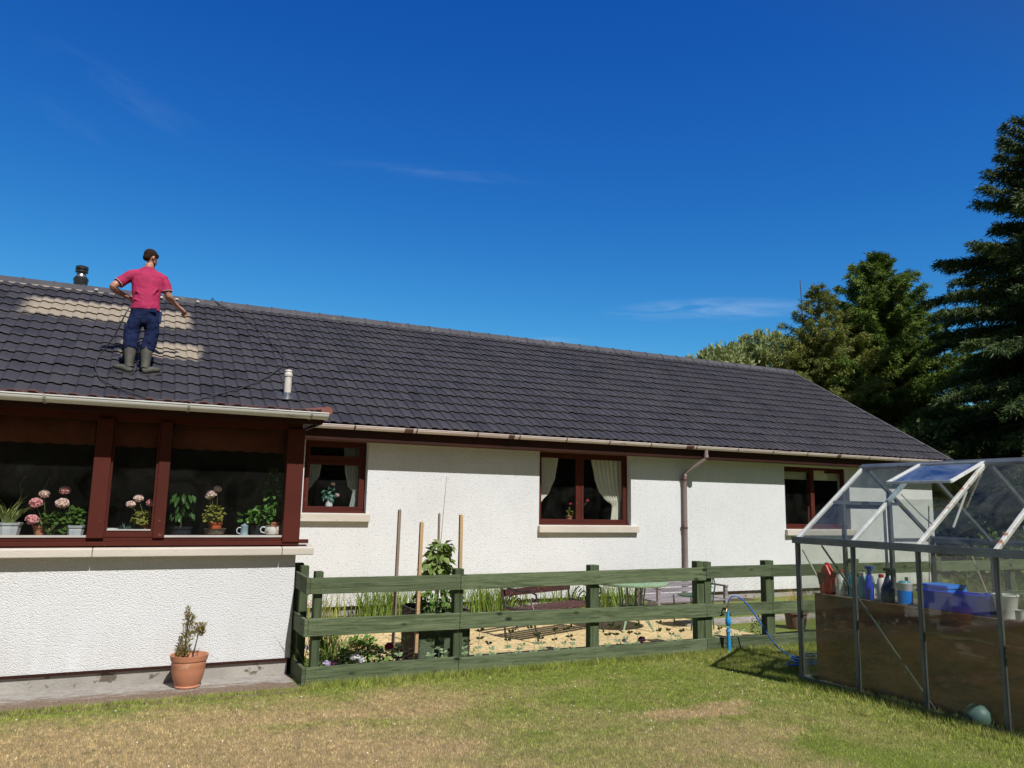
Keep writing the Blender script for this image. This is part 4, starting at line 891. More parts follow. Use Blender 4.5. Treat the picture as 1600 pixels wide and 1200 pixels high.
bedding(7.35,7.95,-.09,(.10,.09,.14),90,.045,[(0,0,.3,.012,m_dkpur)], 'small leafy plant behind the fence right of the standpipe', leafmat('greyish leaf', (.16,.22,.09), (.25,.32,.14), 12))
bedding(3.5,8.3,-.09,(.06,.05,.04),30,.03,[(0,0,.08,.01,m_wine)], 'tiny low plant on the paving right of the planter')
# pea seedlings climbing the netting
m_pea = leafmat('grey green pea leaf', (.24,.34,.18), (.38,.48,.28), 14, .35)
peas = [(2.42,.30),(2.75,.26),(2.82,.36),(2.92,.16),(2.90,.2),(3.0,.3),(3.12,.24),(3.25,.34),(3.4,.2),(3.6,.3),(3.72,.16),(3.86,.34),(4.0,.22),(4.12,.40),(4.26,.3),(4.36,.18),(4.66,.3),(4.78,.42),(4.9,.28),(5.05,.22),(5.18,.40),(5.45,.3),(5.6,.22),(5.75,.2),(6.3,.2),(6.6,.16)]
for i, (x, h) in enumerate(peas):
    st = MB(); pts = [(x+rng.uniform(-.015,.015)*k, 7.50+rng.uniform(-.01,.01), -.07+h*k/4) for k in range(5)]
    P = root('pea_seedling', (x, 7.5, -.07), 'thin sweet pea seedling climbing the wire netting behind the rails', 'plant', 'sweet pea seedlings along the netting')
    st.tube(pts, .0022, 5).build('stem', m_pea, P); lf = MB()
    for k in range(1, 5):
        for s in (-1, 1):
            for _ in range(2): lf.leaf(pts[k], (s*rng.uniform(.5,1), rng.uniform(-.7,.3), rng.uniform(.1,.7)), (0,-1,.6), rng.uniform(.032,.06), rng.uniform(.022,.036), .2)
    lf.build('leaves', m_pea, P)

# ------------------------------------------------------------ cast iron bench
B = root('cast_iron_bench', (0,0,0), 'small garden bench with black cast iron scroll ends and reddish slats', 'bench')
m_slat = pm('reddish bench slat', (.07,.022,.02), (.04,.014,.013), 6, .7, .5, 50, c3=(.22,.10,.08), s3=40, f3=.6)
BL = 1.30
for x in (0, BL):
    e = MB()
    e.tube([(x,-.02,0),(x,.0,.12),(x,.035,.25),(x,.02,.40),(x,.05,.55),(x,.09,.66),(x,.11,.71)], .013, 7)         # rear leg and back
    e.tube([(x,-.55,0),(x,-.53,.10),(x,-.48,.22),(x,-.47,.38)], .013, 7)
    e.tube([(x,.02,.38),(x,-.2,.36),(x,-.48,.38)], .012, 7)
    e.tube([(x,.10,.66),(x,-.05,.60),(x,-.25,.58),(x,-.42,.59),(x,-.50,.56),(x,-.51,.50),(x,-.46,.48),(x,-.44,.52)], .014, 7)   # arm with scroll
    e.tube([(x,-.47,.38),(x,-.42,.46),(x,-.36,.50),(x,-.30,.47),(x,-.31,.42),(x,-.35,.43)], .009, 6)
    e.tube([(x,-.12,.37),(x,-.16,.45),(x,-.22,.50),(x,-.28,.47),(x,-.25,.42),(x,-.21,.44)], .009, 6)
    e.tube([(x,-.02,.40),(x,-.08,.50),(x,-.14,.55),(x,-.18,.52),(x,-.14,.48)], .009, 6)
    e.tube([(x,-.48,.22),(x,-.38,.30),(x,-.26,.24),(x,-.20,.15),(x,-.26,.10),(x,-.31,.15)], .009, 6)
    e.tube([(x,.03,.24),(x,-.08,.30),(x,-.20,.22),(x,-.18,.12),(x,-.12,.14)], .009, 6)
    e.build('end_frame', m_iron, B, 'auto')
for k, (yy, z) in enumerate(((.060,.535),(.095,.665))): MB().bar((-.03,yy-.02,z), (BL+.03,yy-.02,z), .02, .085 if k < 2 else .05).build('back_slat', m_slat, B, bevel=.003)
for k in range(5): MB().bar((-.03,-.46+k*.10,.355), (BL+.03,-.46+k*.10,.355), .075, .018).build('seat_slat', m_slat, B, bevel=.003)
B.location = (4.22, 8.95, -.088); B.rotation_euler = (0, 0, R(22))
# ------------------------------------------------------------ round green table and chair
m_gmet = pm('pale green painted iron', (.26,.38,.24), (.20,.31,.19), 7, .5, .2, 60, c3=(.12,.18,.1), s3=20, f3=.66)
T = root('bistro_table', (6.12,9.0,-.088), 'round pale green cast iron garden table on splayed legs', 'table')
MB().lathe([(0,.585),(.40,.585),(.47,.59),(.49,.60),(.49,.62),(.46,.628),(0,.628)], (6.12,9.0,-.088), 48).build('table_top', m_gmet, T, 'auto')
MB().lathe([(.20,.28),(.20,.30),(.16,.30),(.16,.28),(.20,.28)], (6.12,9.0,-.088), 24).build('ring', m_gmet, T)
for k in range(4):
    a = R(35+90*k); cx, cy = 6.12, 9.0; c_, s_ = math.cos(a), math.sin(a)
    for dr in (0, .035):
        MB().tube([(cx+(.16+dr)*c_, cy+(.16+dr)*s_, .50), (cx+(.13+dr)*c_, cy+(.13+dr)*s_, .30), (cx+(.14+dr)*c_, cy+(.14+dr)*s_, .17), (cx+(.20+dr)*c_, cy+(.20+dr)*s_, .05), (cx+(.31)*c_, cy+(.31)*s_, -.085)], .0105, 7).build('leg', m_gmet, T, 'auto')
CH = root('garden_chair', (7.05,8.85,-.088), 'dark green cast iron chair half hidden behind the double fence post', 'chair')
m_dgm = pm('dark green iron', (.04,.10,.055), (.03,.07,.04), 9, .5)
for (x, yy) in ((7.22,8.66),(7.22,9.04),(6.84,8.66),(6.84,9.04)): MB().tube([(x,yy,-.088),(x-.02*(1 if x > 7 else -1),yy,.12),(x,yy,.34)], .010, 7).build('leg', m_dgm, CH)
MB().lathe([(0,.335),(.2,.335),(.225,.345),(.225,.355),(0,.36)], (7.04,8.85,0), 24).build('seat', m_dgm, CH)
bk = MB(); bk.tube([(7.22,8.66,.34),(7.25,8.65,.50),(7.27,8.72,.60),(7.28,8.85,.63),(7.27,8.98,.60),(7.25,9.05,.50),(7.22,9.04,.34)], .011, 7)
for yy in (8.74, 8.85, 8.96): bk.tube([(7.22,yy,.35),(7.24,yy+.03,.44),(7.25,yy-.03,.52),(7.27,yy,.60)], .008, 6)
bk.build('backrest', m_dgm, CH, 'auto')
f = foliage((7.26,8.85,.46),(.02,.10,.08),30,.06,.04); f.build('leaf_ornament', m_dgm, CH)
# ------------------------------------------------------------ grey slatted bench against the wall
GB = root('weathered_grey_bench', (7.9,10.3,-.088), 'weathered grey slatted wooden bench behind the round table', 'bench')
m_gw = pm('silvered timber', (.30,.275,.30), (.19,.17,.185), 4, .85, .5, 40, stretch=(.4,5,5), c3=(.12,.10,.1), s3=6, f3=.62)
for k in range(5): MB().bar((7.25,10.46+.012*k,.14+k*.085), (8.65,10.46+.012*k,.14+k*.085), .018, .070).build('back_slat', m_gw, GB, bevel=.003)
for k in range(4): MB().bar((7.25,10.04+k*.11,.10), (8.65,10.04+k*.11,.10), .09, .02, (0,0,1)).build('seat_slat', m_gw, GB, bevel=.003)
for x in (7.3, 8.6):
    MB().bar((x,10.50,-.088), (x,10.54,.53), .05, .05).build('leg', m_gw, GB); MB().bar((x,10.02,-.088), (x,10.02,.30), .05, .05).build('leg', m_gw, GB)
    MB().bar((x,9.98,.315), (x,10.5,.315), .06, .025).build('armrest', m_gw, GB)
# planter pot and stones at the right
P = root('flower_tub', (8.35,8.3,-.088), 'ribbed brown tub seen behind the fence beside the greenhouse', 'tub')
MB().lathe([(.11,0),(.13,.05),(.15,.20),(.165,.21),(.165,.24),(.15,.24),(.14,.2),(0,.2)], (8.35,8.3,-.088), 22).build('tub', pm('reddish brown tub', (.22,.12,.10), (.14,.08,.07), 4, .7, stretch=(6,6,.3)), P, 'auto')
q = MB()
for i in range(90): q.blade((8.35+rng.gauss(0,.05),8.3+rng.gauss(0,.05),.12), rng.uniform(0,6.28), rng.uniform(.25,.5), .006, rng.uniform(0,.5), rng.uniform(.2,.8))
q.build('dry_grass', leafmat('dry straw grass', (.42,.30,.10), (.55,.42,.16), 10, .3), P)
st_m = pm('grey stone', (.36,.33,.30), (.24,.22,.20), 5, .9, .6, 30)
o = MB().box(7.0, 9.9, 8.95, 9.25, -.1, -.045).build('stone_kerb', st_m, None, bevel=.01); centre_origin(o); tag(o, 'long flat grey stone edging on the paving right of the green chair', 'edging')

# ------------------------------------------------------------ standpipe and hoses
SP = root('standpipe', (6.25,7.24,-.1), 'bright blue standpipe with brass tap in front of the fence', 'standpipe')
MB().tube([(6.25,7.24,-.1),(6.245,7.24,.14)], .021, 14).build('lower_pipe', m_bluepipe, SP, 'auto')
MB().tube([(6.245,7.24,.14),(6.245,7.24,.17)], .028, 14).tube([(6.245,7.24,.17),(6.245,7.24,.20)], .016, 12).tube([(6.22,7.22,.20),(6.27,7.25,.17)], .012, 8).build('valve', pm('pale blue valve', (.16,.42,.66), (.10,.33,.6), 8, .35), SP, 'auto')
MB().lathe([(.012,.20),(.026,.215),(.034,.25),(.030,.29),(.016,.315),(.016,.38)], (6.245,7.24,0), 16).build('bulb', m_bluepipe, SP, 'auto')
MB().tube([(6.245,7.24,.38),(6.245,7.24,.425)], .014, 10).tube([(6.245,7.24,.40),(6.20,7.21,.395),(6.185,7.20,.37)], .009, 8).bar((6.21,7.23,.432),(6.28,7.25,.432),.008,.008).tube([(6.245,7.24,.42),(6.25,7.24,.47)], .009, 8).build('tap', m_brass, SP, 'auto')
MB().tube([(6.22,7.225,.18),(6.19,7.22,.12),(6.20,7.22,.06)], .003, 5).tube([(6.27,7.25,.2),(6.31,7.25,.1),(6.30,7.25,-.02),(6.36,7.22,-.08)], .003, 5).build('cable', m_black, SP)
def crom(P, n=8):
    P = [Vector(p) for p in P]; P = [2*P[0]-P[1]]+P+[2*P[-1]-P[-2]]; out_ = []
    for i in range(1, len(P)-2):
        for k in range(n):
            t = k/n; a, b, c, d = P[i-1:i+3]
            out_.append(.5*((2*b)+(c-a)*t+(2*a-5*b+4*c-d)*t*t+(-a+3*b-3*c+d)*t**3))
    return out_+[P[-2]]
hz = lambda x, y: gzf(x, y)+.03
pts = [(6.25,7.24,.47),(6.28,7.22,.53),(6.36,7.18,.53),(6.46,7.12,.42),(6.55,7.05,.25),(6.62,6.98,.10),(6.66,6.9,.0),(6.68,6.75,hz(6.68,6.75)),(6.62,6.5,hz(6.6,6.5)),(6.5,6.3,hz(6.5,6.3))]
import itertools
a0 = len(pts)
for k in range(44):
    a = k*.62; rr = .26+.05*math.sin(k*1.7)+.03*math.sin(k*.9); pts.append((6.42+.06*math.sin(k*.37)+rr*1.15*math.cos(a), 6.12+rr*.62*math.sin(a), hz(6.4,6.1)+.004+.0016*k+.012*abs(math.sin(k*2.1))))
o = MB().tube(crom(pts, 6), .0085, 8).build('garden_hose', m_bluehose, None, True); centre_origin(o); tag(o, 'blue garden hose from the tap, coiled on the grass by the greenhouse', 'hose')
RS = (5.16-2.64)/(15.39-11.0)
def rz(y, h=.064): return 2.612+(y-10.95)*RS+h
hp = [(-.24,12.36,4.36),(-.30,12.22,4.24),(-.36,12.18,4.08),(-.44,12.26,3.86),(-.57,12.38,3.62),(-.645,12.42,rz(12.42)),(-.655,12.1,rz(12.1)),(-.56,11.70,rz(11.70)),(-.36,11.48,rz(11.48)),(-.15,11.32,rz(11.32)),(.18,11.18,rz(11.18)),(.6,11.26,rz(11.26)),(.95,11.5,rz(11.5)),(1.30,11.78,rz(11.78)),(1.62,12.14,rz(12.14)),
      (1.86,12.50,rz(12.5)),(1.97,12.75,rz(12.75)),(1.99,13.11,rz(13.11)),(1.86,13.62,rz(13.62)),(1.70,14.2,rz(14.2)),(1.50,14.74,rz(14.74)),(1.22,15.12,rz(15.12)),(1.05,15.32,rz(15.32,.09)),(1.00,15.42,5.275),(.96,15.7,5.06),(.9,16.3,4.72)]
o = MB().tube(crom(hp, 6), .0095, 8).build('spray_hose', m_hose, None, True); centre_origin(o); tag(o, 'thin dark hose looping over the roof tiles from the man to the ridge', 'hose')

# ------------------------------------------------------------ greenhouse
GX, GX2, GY, GY0, GE, GR = 5.70, 7.60, 5.61, 3.17, 1.255, 1.985
GXM = (GX+GX2)/2; ZB = -.02; nb = 4; sp_ = .61+.025
ybars = [GY-sp_*k for k in range(5)]; GY0 = ybars[-1]
G = root('greenhouse', (GXM, (GY+GY0)/2, ZB), 'aluminium framed greenhouse with an open roof vent', 'greenhouse')
bs = MB().box(GX-.03, GX+.02, GY0-.02, GY+.02, ZB-.06, ZB+.045).box(GX2-.02, GX2+.03, GY0-.02, GY+.02, ZB-.06, ZB+.045).box(GX, GX2, GY-.02, GY+.03, ZB-.06, ZB+.045).box(GX, GX2, GY0-.03, GY0+.02, ZB-.06, ZB+.045)
bs.build('base_rail', m_alud, G, bevel=.003)
for i, y in enumerate(ybars):
    for x, sx in ((GX, 1), (GX2, -1)):
        wd = .036 if i in (0, 4) else .028
        MB().box(x-.018, x+.018, y-wd/2, y+wd/2, ZB, GE).build('post', m_alud, G, bevel=.002)
    for sx in (-1, 1):
        xe = GX if sx < 0 else GX2
        a = Vector((xe, y, GE+.012)); b = Vector((GXM+.02*sx, y, GR-.015))
        m_ = m_bar if i < 2 else m_rust
        MB().bar(a, b, .03, .034).build('roof_bar', m_ if sx < 0 else m_alu, G, bevel=.002)
for x, s in ((GX, -1), (GX2, 1)):
    MB().box(min(x+s*.045, x-s*.02), max(x+s*.045, x-s*.02), GY0-.03, GY+.03, GE-.028, GE+.02).box(min(x+s*.05, x+s*.042), max(x+s*.05, x+s*.042), GY0-.03, GY+.03, GE-.0, GE+.034).build('eaves_gutter', m_alu, G, bevel=.003)
MB().prism([(GXM-.05, GR-.035), (GXM-.055, GR-.01), (GXM, GR+.025), (GXM+.055, GR-.01), (GXM+.05, GR-.035)], 'y', GY0-.03, GY+.03).build('ridge', m_alu, G, bevel=.002)
for y in (GY, GY0):   # gable bars, door posts and lintel
    for x, wd in ((6.32, .03), (6.98, .04)):
        ztop = GE+(GR-GE)*(1-abs(x-GXM)/(GXM-GX)); MB().box(x-wd/2, x+wd/2, y-.018, y+.018, ZB, ztop-.01).build('gable_post', m_alu, G, bevel=.002)
    MB().box(GX, 6.30, y-.012, y+.012, GE-.02, GE+.015).box(7.0, GX2, y-.012, y+.012, GE-.02, GE+.015).box(6.17, 7.13, y-.016, y+.016, 1.60, 1.635).build('gable_rail', m_alu, G, bevel=.002)
MB().box(6.35, 6.95, GY+.02, GY+.035, ZB+.03, ZB+.07).box(6.35, 6.38, GY+.02, GY+.035, ZB+.03, 1.60).box(6.92, 6.95, GY+.02, GY+.035, ZB+.03, 1.60).box(6.35, 6.95, GY+.02, GY+.035, .78, .82).box(6.35, 6.95, GY+.02, GY+.035, 1.56, 1.60).build('door', m_alu, G, bevel=.002)
br = m_bar
MB().bar((GX+.03, 5.35, 1.22), (GX+.03, 4.28, ZB+.03), .018, .006, (1,0,0)).build('wind_brace', m_alu, G)
MB().bar((GX2-.03, 3.4, 1.22), (GX2-.03, 4.6, ZB+.03), .018, .006, (1,0,0)).build('wind_brace', m_alu, G)
MB().bar((GX+.03, 5.58, 1.17), (GX+.20, 5.58, .92), .012, .012).build('corner_brace', m_bar, G)
MB().tube([(6.35, 4.34, 1.72), (6.15, 4.34, 1.42)], .010, 6).build('vent_stay', m_bar, G)
MB().tube([(6.32, 4.95, 1.70), (6.50, 4.90, 1.52), (6.62, 4.86, 1.42)], .006, 6).build('vent_arm', m_bar, G)
# panes
gg = .010
for i in range(4):
    ya, yb = ybars[i+1]+.016, ybars[i]-.016
    MB().box(GX-.004, GX, ya, yb, ZB+.045, .62).box(GX-.008, GX-.004, ya, yb, .60, GE-.03).build('wall_pane', m_ghg, G)
    MB().box(GX2, GX2+.004, ya, yb, ZB+.045, GE-.03).build('wall_pane', m_ghg, G)
    for sx in (-1, 1):
        xe = GX if sx < 0 else GX2; top = GXM+.05*sx
        zt = GE+(GR-GE)*(1-abs(top-GXM)/(GXM-GX))
        if sx < 0 and i == 1: top = 6.20; zt = GE+(GR-GE)*((top-GX)/(GXM-GX))
        p = [(xe, GE+.025), (top, zt+.012)]
        MB().add([(p[0][0],ya,p[0][1]),(p[0][0],yb,p[0][1]),(p[1][0],yb,p[1][1]),(p[1][0],ya,p[1][1]),(p[0][0],ya,p[0][1]-.004),(p[0][0],yb,p[0][1]-.004),(p[1][0],yb,p[1][1]-.004),(p[1][0],ya,p[1][1]-.004)],
                 [(0,1,2,3),(7,6,5,4),(0,4,5,1),(2,6,7,3),(1,5,6,2),(3,7,4,0)]).build('roof_pane', m_ghg, G)
def gable_z(x): return GE+(GR-GE)*(1-abs(x-GXM)/(GXM-GX))
for y in (GY, GY0):
    for xa, xb in ((GX+.02, 6.30), (7.0, GX2-.02)):
        MB().prism([(xa, ZB+.05), (xb, ZB+.05), (xb, gable_z(xb)-.02), (xa, gable_z(xa)-.02)], 'y', y-.002, y+.002).build('gable_pane', m_ghg, G)
    MB().prism([(6.34, 1.635), (6.96, 1.635), (6.96, gable_z(6.96)-.02), (GXM, GR-.03), (6.34, gable_z(6.34)-.02)], 'y', y-.002, y+.002).build('gable_pane', m_ghg, G)
MB().box(6.38, 6.92, GY+.025, GY+.029, ZB+.07, 1.56).build('door_pane', m_ghg, G)
# vent on the near slope
ya, yb = ybars[2]+.0, ybars[1]-.0
hx, hz_ = GXM-.03, GR-.005; lx, lz = 6.17, 1.80
V0 = MB(); 
for yy in (ya+.01, yb-.01): V0.bar((hx, yy, hz_), (lx, yy, lz), .03, .022)
V0.bar((lx, ya, lz), (lx, yb, lz), .022, .022).bar((hx, ya, hz_), (hx, yb, hz_), .022, .02)
VO = V0.build('roof_vent', m_bar, G, bevel=.002)
MB().add([(hx,ya+.02,hz_),(hx,yb-.02,hz_),(lx,yb-.02,lz),(lx,ya+.02,lz),(hx,ya+.02,hz_-.004),(hx,yb-.02,hz_-.004),(lx,yb-.02,lz-.004),(lx,ya+.02,lz-.004)], [(3,2,1,0),(4,5,6,7),(0,1,5,4),(2,3,7,6),(1,2,6,5),(3,0,4,7)]).build('pane', glassmat('vent glass', (.72,.80,.86), .22, (.30,.33,.38), .03, 1.6), VO)
# staging with a brown board front
SG = root('staging', (6.25,4.4,ZB), 'greenhouse staging with a brown hardboard front panel', 'shelf')
MB().box(5.865, 5.88, 3.2, 5.585, ZB+.01, .765).build('front_board', m_board, SG)
MB().box(5.882, 6.45, 3.2, 5.585, .745, .764).build('top', pm('grey brown shelf board', (.24,.19,.14), (.17,.13,.10), 4, .8), SG)
for x, y in ((5.93,5.5),(6.40,5.5),(5.93,4.4),(6.40,4.4),(5.93,3.3),(6.40,3.3)): MB().box(x-.015, x+.015, y-.015, y+.015, ZB, .745).build('leg', m_alud, SG)
gravel = MB().box(GX+.03, GX2-.03, GY0+.03, GY-.03, ZB-.05, ZB+.004).build('greenhouse_floor', pm('dark greenhouse soil', (.05,.05,.035), (.10,.085,.06), 18, .95, 1, 50)); tag(gravel, kind='structure')
TZ = .766
def bottle(name, c, prof, mat, label, cat, capm=None, capprof=None, sx=1, sy=1, extra=None, labelm=None, lz=None):
    P = root(name, (c[0], c[1], TZ), label, cat)
    MB().lathe(prof, (c[0], c[1], TZ), 18, sx, sy).build('body', mat, P, 'auto')
    if capprof: MB().lathe(capprof, (c[0], c[1], TZ), 14).build('cap', capm, P, 'auto')
    if labelm:
        r = lz[2]; MB().lathe([(r,lz[0]),(r,lz[1])], (c[0], c[1], TZ), 18, sx, sy).build('label_band', labelm, P, 'auto')
    if extra: extra(P)
    return P
m_wp = col('white plastic', (.72,.72,.68), .35); m_redp = col('red plastic', (.50,.02,.02), .4); m_tealp = col('teal plastic', (.03,.30,.42), .3); m_bluep = col('royal blue plastic', (.02,.06,.50), .3); m_navy = col('dark navy plastic', (.02,.03,.10), .3)
m_cyan = col('cyan plastic', (.12,.42,.50), .35); m_trayb = col('bright blue plastic', (.01,.22,.85), .35); m_crate = col('deep blue crate plastic', (.01,.05,.75), .35)
# wicker basket
P = root('basket', (6.10,5.44,TZ), 'brown wicker basket at the far end of the staging', 'basket')
MB().lathe([(.05,0),(.075,.10),(.09,.19),(.085,.19),(.07,.1),(0,.03)], (6.10,5.47,TZ), 16).build('body', pm('brown wicker', (.20,.10,.06), (.10,.05,.03), 40, .8, 1, 60), P, 'auto')
MB().box(6.10, 6.24, 5.40, 5.404, TZ, TZ+.27).build('clear_sheet', m_ghg, P)
# red can
P = root('red_can', (6.06,5.36,TZ), 'red plastic jerry can with slanted handle', 'can')
MB().prism([(5.30,TZ),(5.44,TZ),(5.44,TZ+.16),(5.415,TZ+.22),(5.385,TZ+.27),(5.355,TZ+.27),(5.30,TZ+.17)], 'x', 6.03, 6.10).build('body', m_redp, P, bevel=.012)
MB().tube([(6.065,5.37,TZ+.262),(6.065,5.37,TZ+.285)], .018, 10).build('cap', m_redp, P, 'auto'); MB().tube([(6.065,5.325,TZ+.16),(6.065,5.30,TZ+.21),(6.065,5.345,TZ+.255)], .010, 8).build('handle', m_redp, P, 'auto')
bottle('white_bottle', (6.07,5.22), [(.038,0),(.040,.02),(.038,.10),(.040,.13),(.036,.17),(.018,.195),(.018,.205)], m_wp, 'white bottle with red cap and green label', 'bottle', m_redp, [(.020,.205),(.020,.232),(0,.235)], labelm=pm('green white label', (.25,.40,.28), (.7,.7,.66), 40, .5), lz=(.04,.12,.0405))
P = root('dark_cloth', (6.15,5.12,TZ), 'crumpled dark cloth draped on a small box between bottles', 'cloth')
mb = MB(); 
for i in range(9):
    for j in range(9): mb.v.append((6.10+i*.018, 5.06+j*.016, TZ+.16+.04*math.sin(i*1.1+j*.8)*math.cos(j*1.3)-.0025*((i-4)**2+(j-4)**2)*1.4))
mb.f = [(i*9+j, (i+1)*9+j, (i+1)*9+j+1, i*9+j+1) for i in range(8) for j in range(8)]
mb.build('cloth', pm('dark brown cloth', (.10,.07,.07), (.05,.04,.04), 20, .9), P, True); MB().box(6.13, 6.22, 5.09, 5.16, TZ, TZ+.13).build('box', m_navy, P)
bottle('teal_bottle', (6.08,5.055), [(.035,0),(.036,.16),(.03,.185),(.014,.20),(.014,.215)], m_tealp, 'teal bottle just left of the second greenhouse post', 'bottle', m_wp, [(.017,.212),(.017,.235),(0,.238)])
bottle('cyan_bottle', (6.10,4.965), [(.038,0),(.040,.14),(.034,.18),(.018,.19),(.018,.20)], m_cyan, 'squat cyan bottle with white cap just right of the second greenhouse post', 'bottle', m_wp, [(.026,.195),(.026,.225),(0,.23)])
def trigger(mat):
    def f(P):
        x, y = P.location.x, P.location.y
        MB().box(x-.015, x+.015, y-.045, y+.028, TZ+.262, TZ+.288).box(x-.008, x+.008, y-.03, y-.022, TZ+.225, TZ+.262).tube([(x,y,TZ+.21),(x,y,TZ+.265)], .012, 10).build('trigger', mat, P, bevel=.004)
    return f
sprayprof = [(.040,0),(.042,.03),(.042,.10),(.034,.13),(.028,.17),(.022,.20),(.016,.215)]
bottle('spray_bottle', (6.08,4.88), sprayprof, m_bluep, 'royal blue trigger spray bottle with blue head', 'spray bottle', extra=trigger(m_bluep))
bottle('spray_bottle', (6.13,4.79), [(.038,0),(.040,.12),(.03,.18),(.016,.20)], m_wp, 'translucent white spray bottle with red collar', 'spray bottle', m_redp, [(.022,.196),(.022,.222),(0,.226)])
bottle('spray_bottle', (6.06,4.67), [(.054,0),(.056,.03),(.055,.11),(.035,.16),(.02,.20),(.016,.215)], m_navy, 'dark navy trigger spray bottle with black head, the widest spray bottle', 'spray bottle', extra=trigger(m_black))
bottle('tub', (6.07,4.46), [(.050,0),(.062,.165),(.066,.17),(.066,.18),(.055,.18),(.05,.1),(0,.1)], m_wp, 'white tub with blue label and teal lid', 'tub', m_tealp, [(.05,.178),(.04,.192),(0,.195)], labelm=m_trayb, lz=(.01,.115,.0605))
bottle('white_bottle', (6.22,5.02), [(.034,0),(.036,.15),(.028,.18),(.014,.195),(.014,.21)], m_wp, 'tall plain white bottle at the back between the blue and cyan bottles', 'bottle', m_wp, [(.017,.208),(.017,.232),(0,.235)])
bottle('amber_bottle', (6.24,4.62), [(.030,0),(.032,.13),(.024,.16),(.012,.175),(.012,.19)], col('brown bottle glass', (.16,.06,.02), .2), 'small brown bottle behind the navy spray bottle', 'bottle', m_black, [(.015,.188),(.015,.21),(0,.212)])
P = root('jar', (6.16,4.56,TZ), 'pale green jar behind the tub', 'jar'); MB().lathe([(.028,0),(.03,.12),(.02,.13),(.02,.15),(0,.15)], (6.16,4.56,TZ), 14).build('body', col('pale green plastic', (.35,.55,.45)), P, 'auto')
P = root('tray_stack', (6.2,4.22,TZ), 'stack of bright blue plastic trays beside the third greenhouse post', 'trays')
for k in range(5): MB().prism([(6.10,TZ+.02+k*.035),(6.32,TZ+.02+k*.035),(6.335,TZ+.048+k*.035),(6.085,TZ+.048+k*.035)], 'y', 4.06, 4.32).build('tray', m_trayb, P, bevel=.004)
P = root('crate', (6.15,4.0,TZ), 'long deep blue plastic crate on the staging', 'crate')
cr = MB().box(6.02, 6.032, 3.84, 4.36, TZ, TZ+.15).box(6.19, 6.202, 3.84, 4.36, TZ, TZ+.15).box(6.03, 6.19, 4.348, 4.36, TZ, TZ+.15).box(6.03, 6.19, 3.84, 3.852, TZ, TZ+.15).box(6.03, 6.19, 3.852, 4.348, TZ, TZ+.01).box(6.005, 6.022, 3.825, 4.375, TZ+.132, TZ+.15)
P.location.y = 4.0; cr.build('body', m_crate, P, bevel=.003)
P = root('blue_jug', (6.07,3.80,TZ), 'dark blue square canister next to the crate', 'canister'); MB().box(6.01, 6.13, 3.72, 3.82, TZ, TZ+.155).tube([(6.07,3.77,TZ+.155),(6.07,3.77,TZ+.175)], .02, 10).build('body', m_bluep, P, bevel=.012)
P = root('bucket', (6.10,3.60,TZ), 'white bucket with a wire handle on the staging', 'bucket')
MB().lathe([(.06,0),(.085,.16),(.09,.165),(.09,.175),(.08,.175),(.055,.01),(0,.01)], (6.10,3.60,TZ), 24).build('body', m_wp, P, 'auto'); MB().tube([(6.10,3.51,TZ+.16),(6.06,3.52,TZ+.21),(6.03,3.6,TZ+.235),(6.06,3.68,TZ+.21),(6.10,3.69,TZ+.16)], .003, 6).build('handle', m_alud, P)
P = root('mug', (6.03,3.49,TZ), 'small white jug with a handle at the right end of the staging', 'jug')
MB().lathe([(.03,0),(.036,.02),(.036,.075),(.039,.08),(.034,.08),(.03,.02),(0,.02)], (6.03,3.47,TZ), 18).build('body', m_wp, P, 'auto'); MB().tube([(6.03,3.44,TZ+.07),(6.03,3.405,TZ+.06),(6.03,3.40,TZ+.035),(6.03,3.435,TZ+.02)], .005, 7).build('handle', m_wp, P, 'auto')
for o_ in list(bpy.data.objects):
    if o_.parent is None and o_.location.z > .7 and 5.9 < o_.location.x < 6.35 and 3.3 < o_.location.y < 5.7 and o_ is not G:
        nm_ = o_.name.split('.')[0]; o_.location.x -= .115
        o_.location.y += {'basket': .07, 'red_can': .13, 'white_bottle': .13, 'tub': .22, 'tray_stack': .24, 'crate': .155, 'blue_jug': .19, 'bucket': .24, 'mug': .22}.get(nm_, .17)
o = MB().lathe([(0,0),(.05,.005),(.09,.04),(.10,.09),(.09,.14),(.05,.175),(0,.185)], (5.80,3.99,ZB-.03), 24).build('plastic_float', col('dull teal plastic', (.09,.17,.17), .5), None, True); centre_origin(o); tag(o, 'pale teal round plastic ball on the greenhouse floor', 'ball')
for i, (a, b, lab) in enumerate((((6.9,5.2,.0),(6.62,4.9,1.6),'pale thin cane leaning inside the greenhouse left of the rust flecked bar'), ((6.45,4.25,.78),(6.38,4.38,1.26),'short pale cane standing at the back of the staging by the third post'), ((6.44,3.85,.78),(6.40,3.92,1.45),'thin cane above the blue crate'))):
    o = MB().tube([a, b], .005, 6).build('cane', pm('bamboo cane %d' % i, (.48,.40,.24), (.38,.30,.18), 9, .6)); centre_origin(o); tag(o, lab, 'cane')

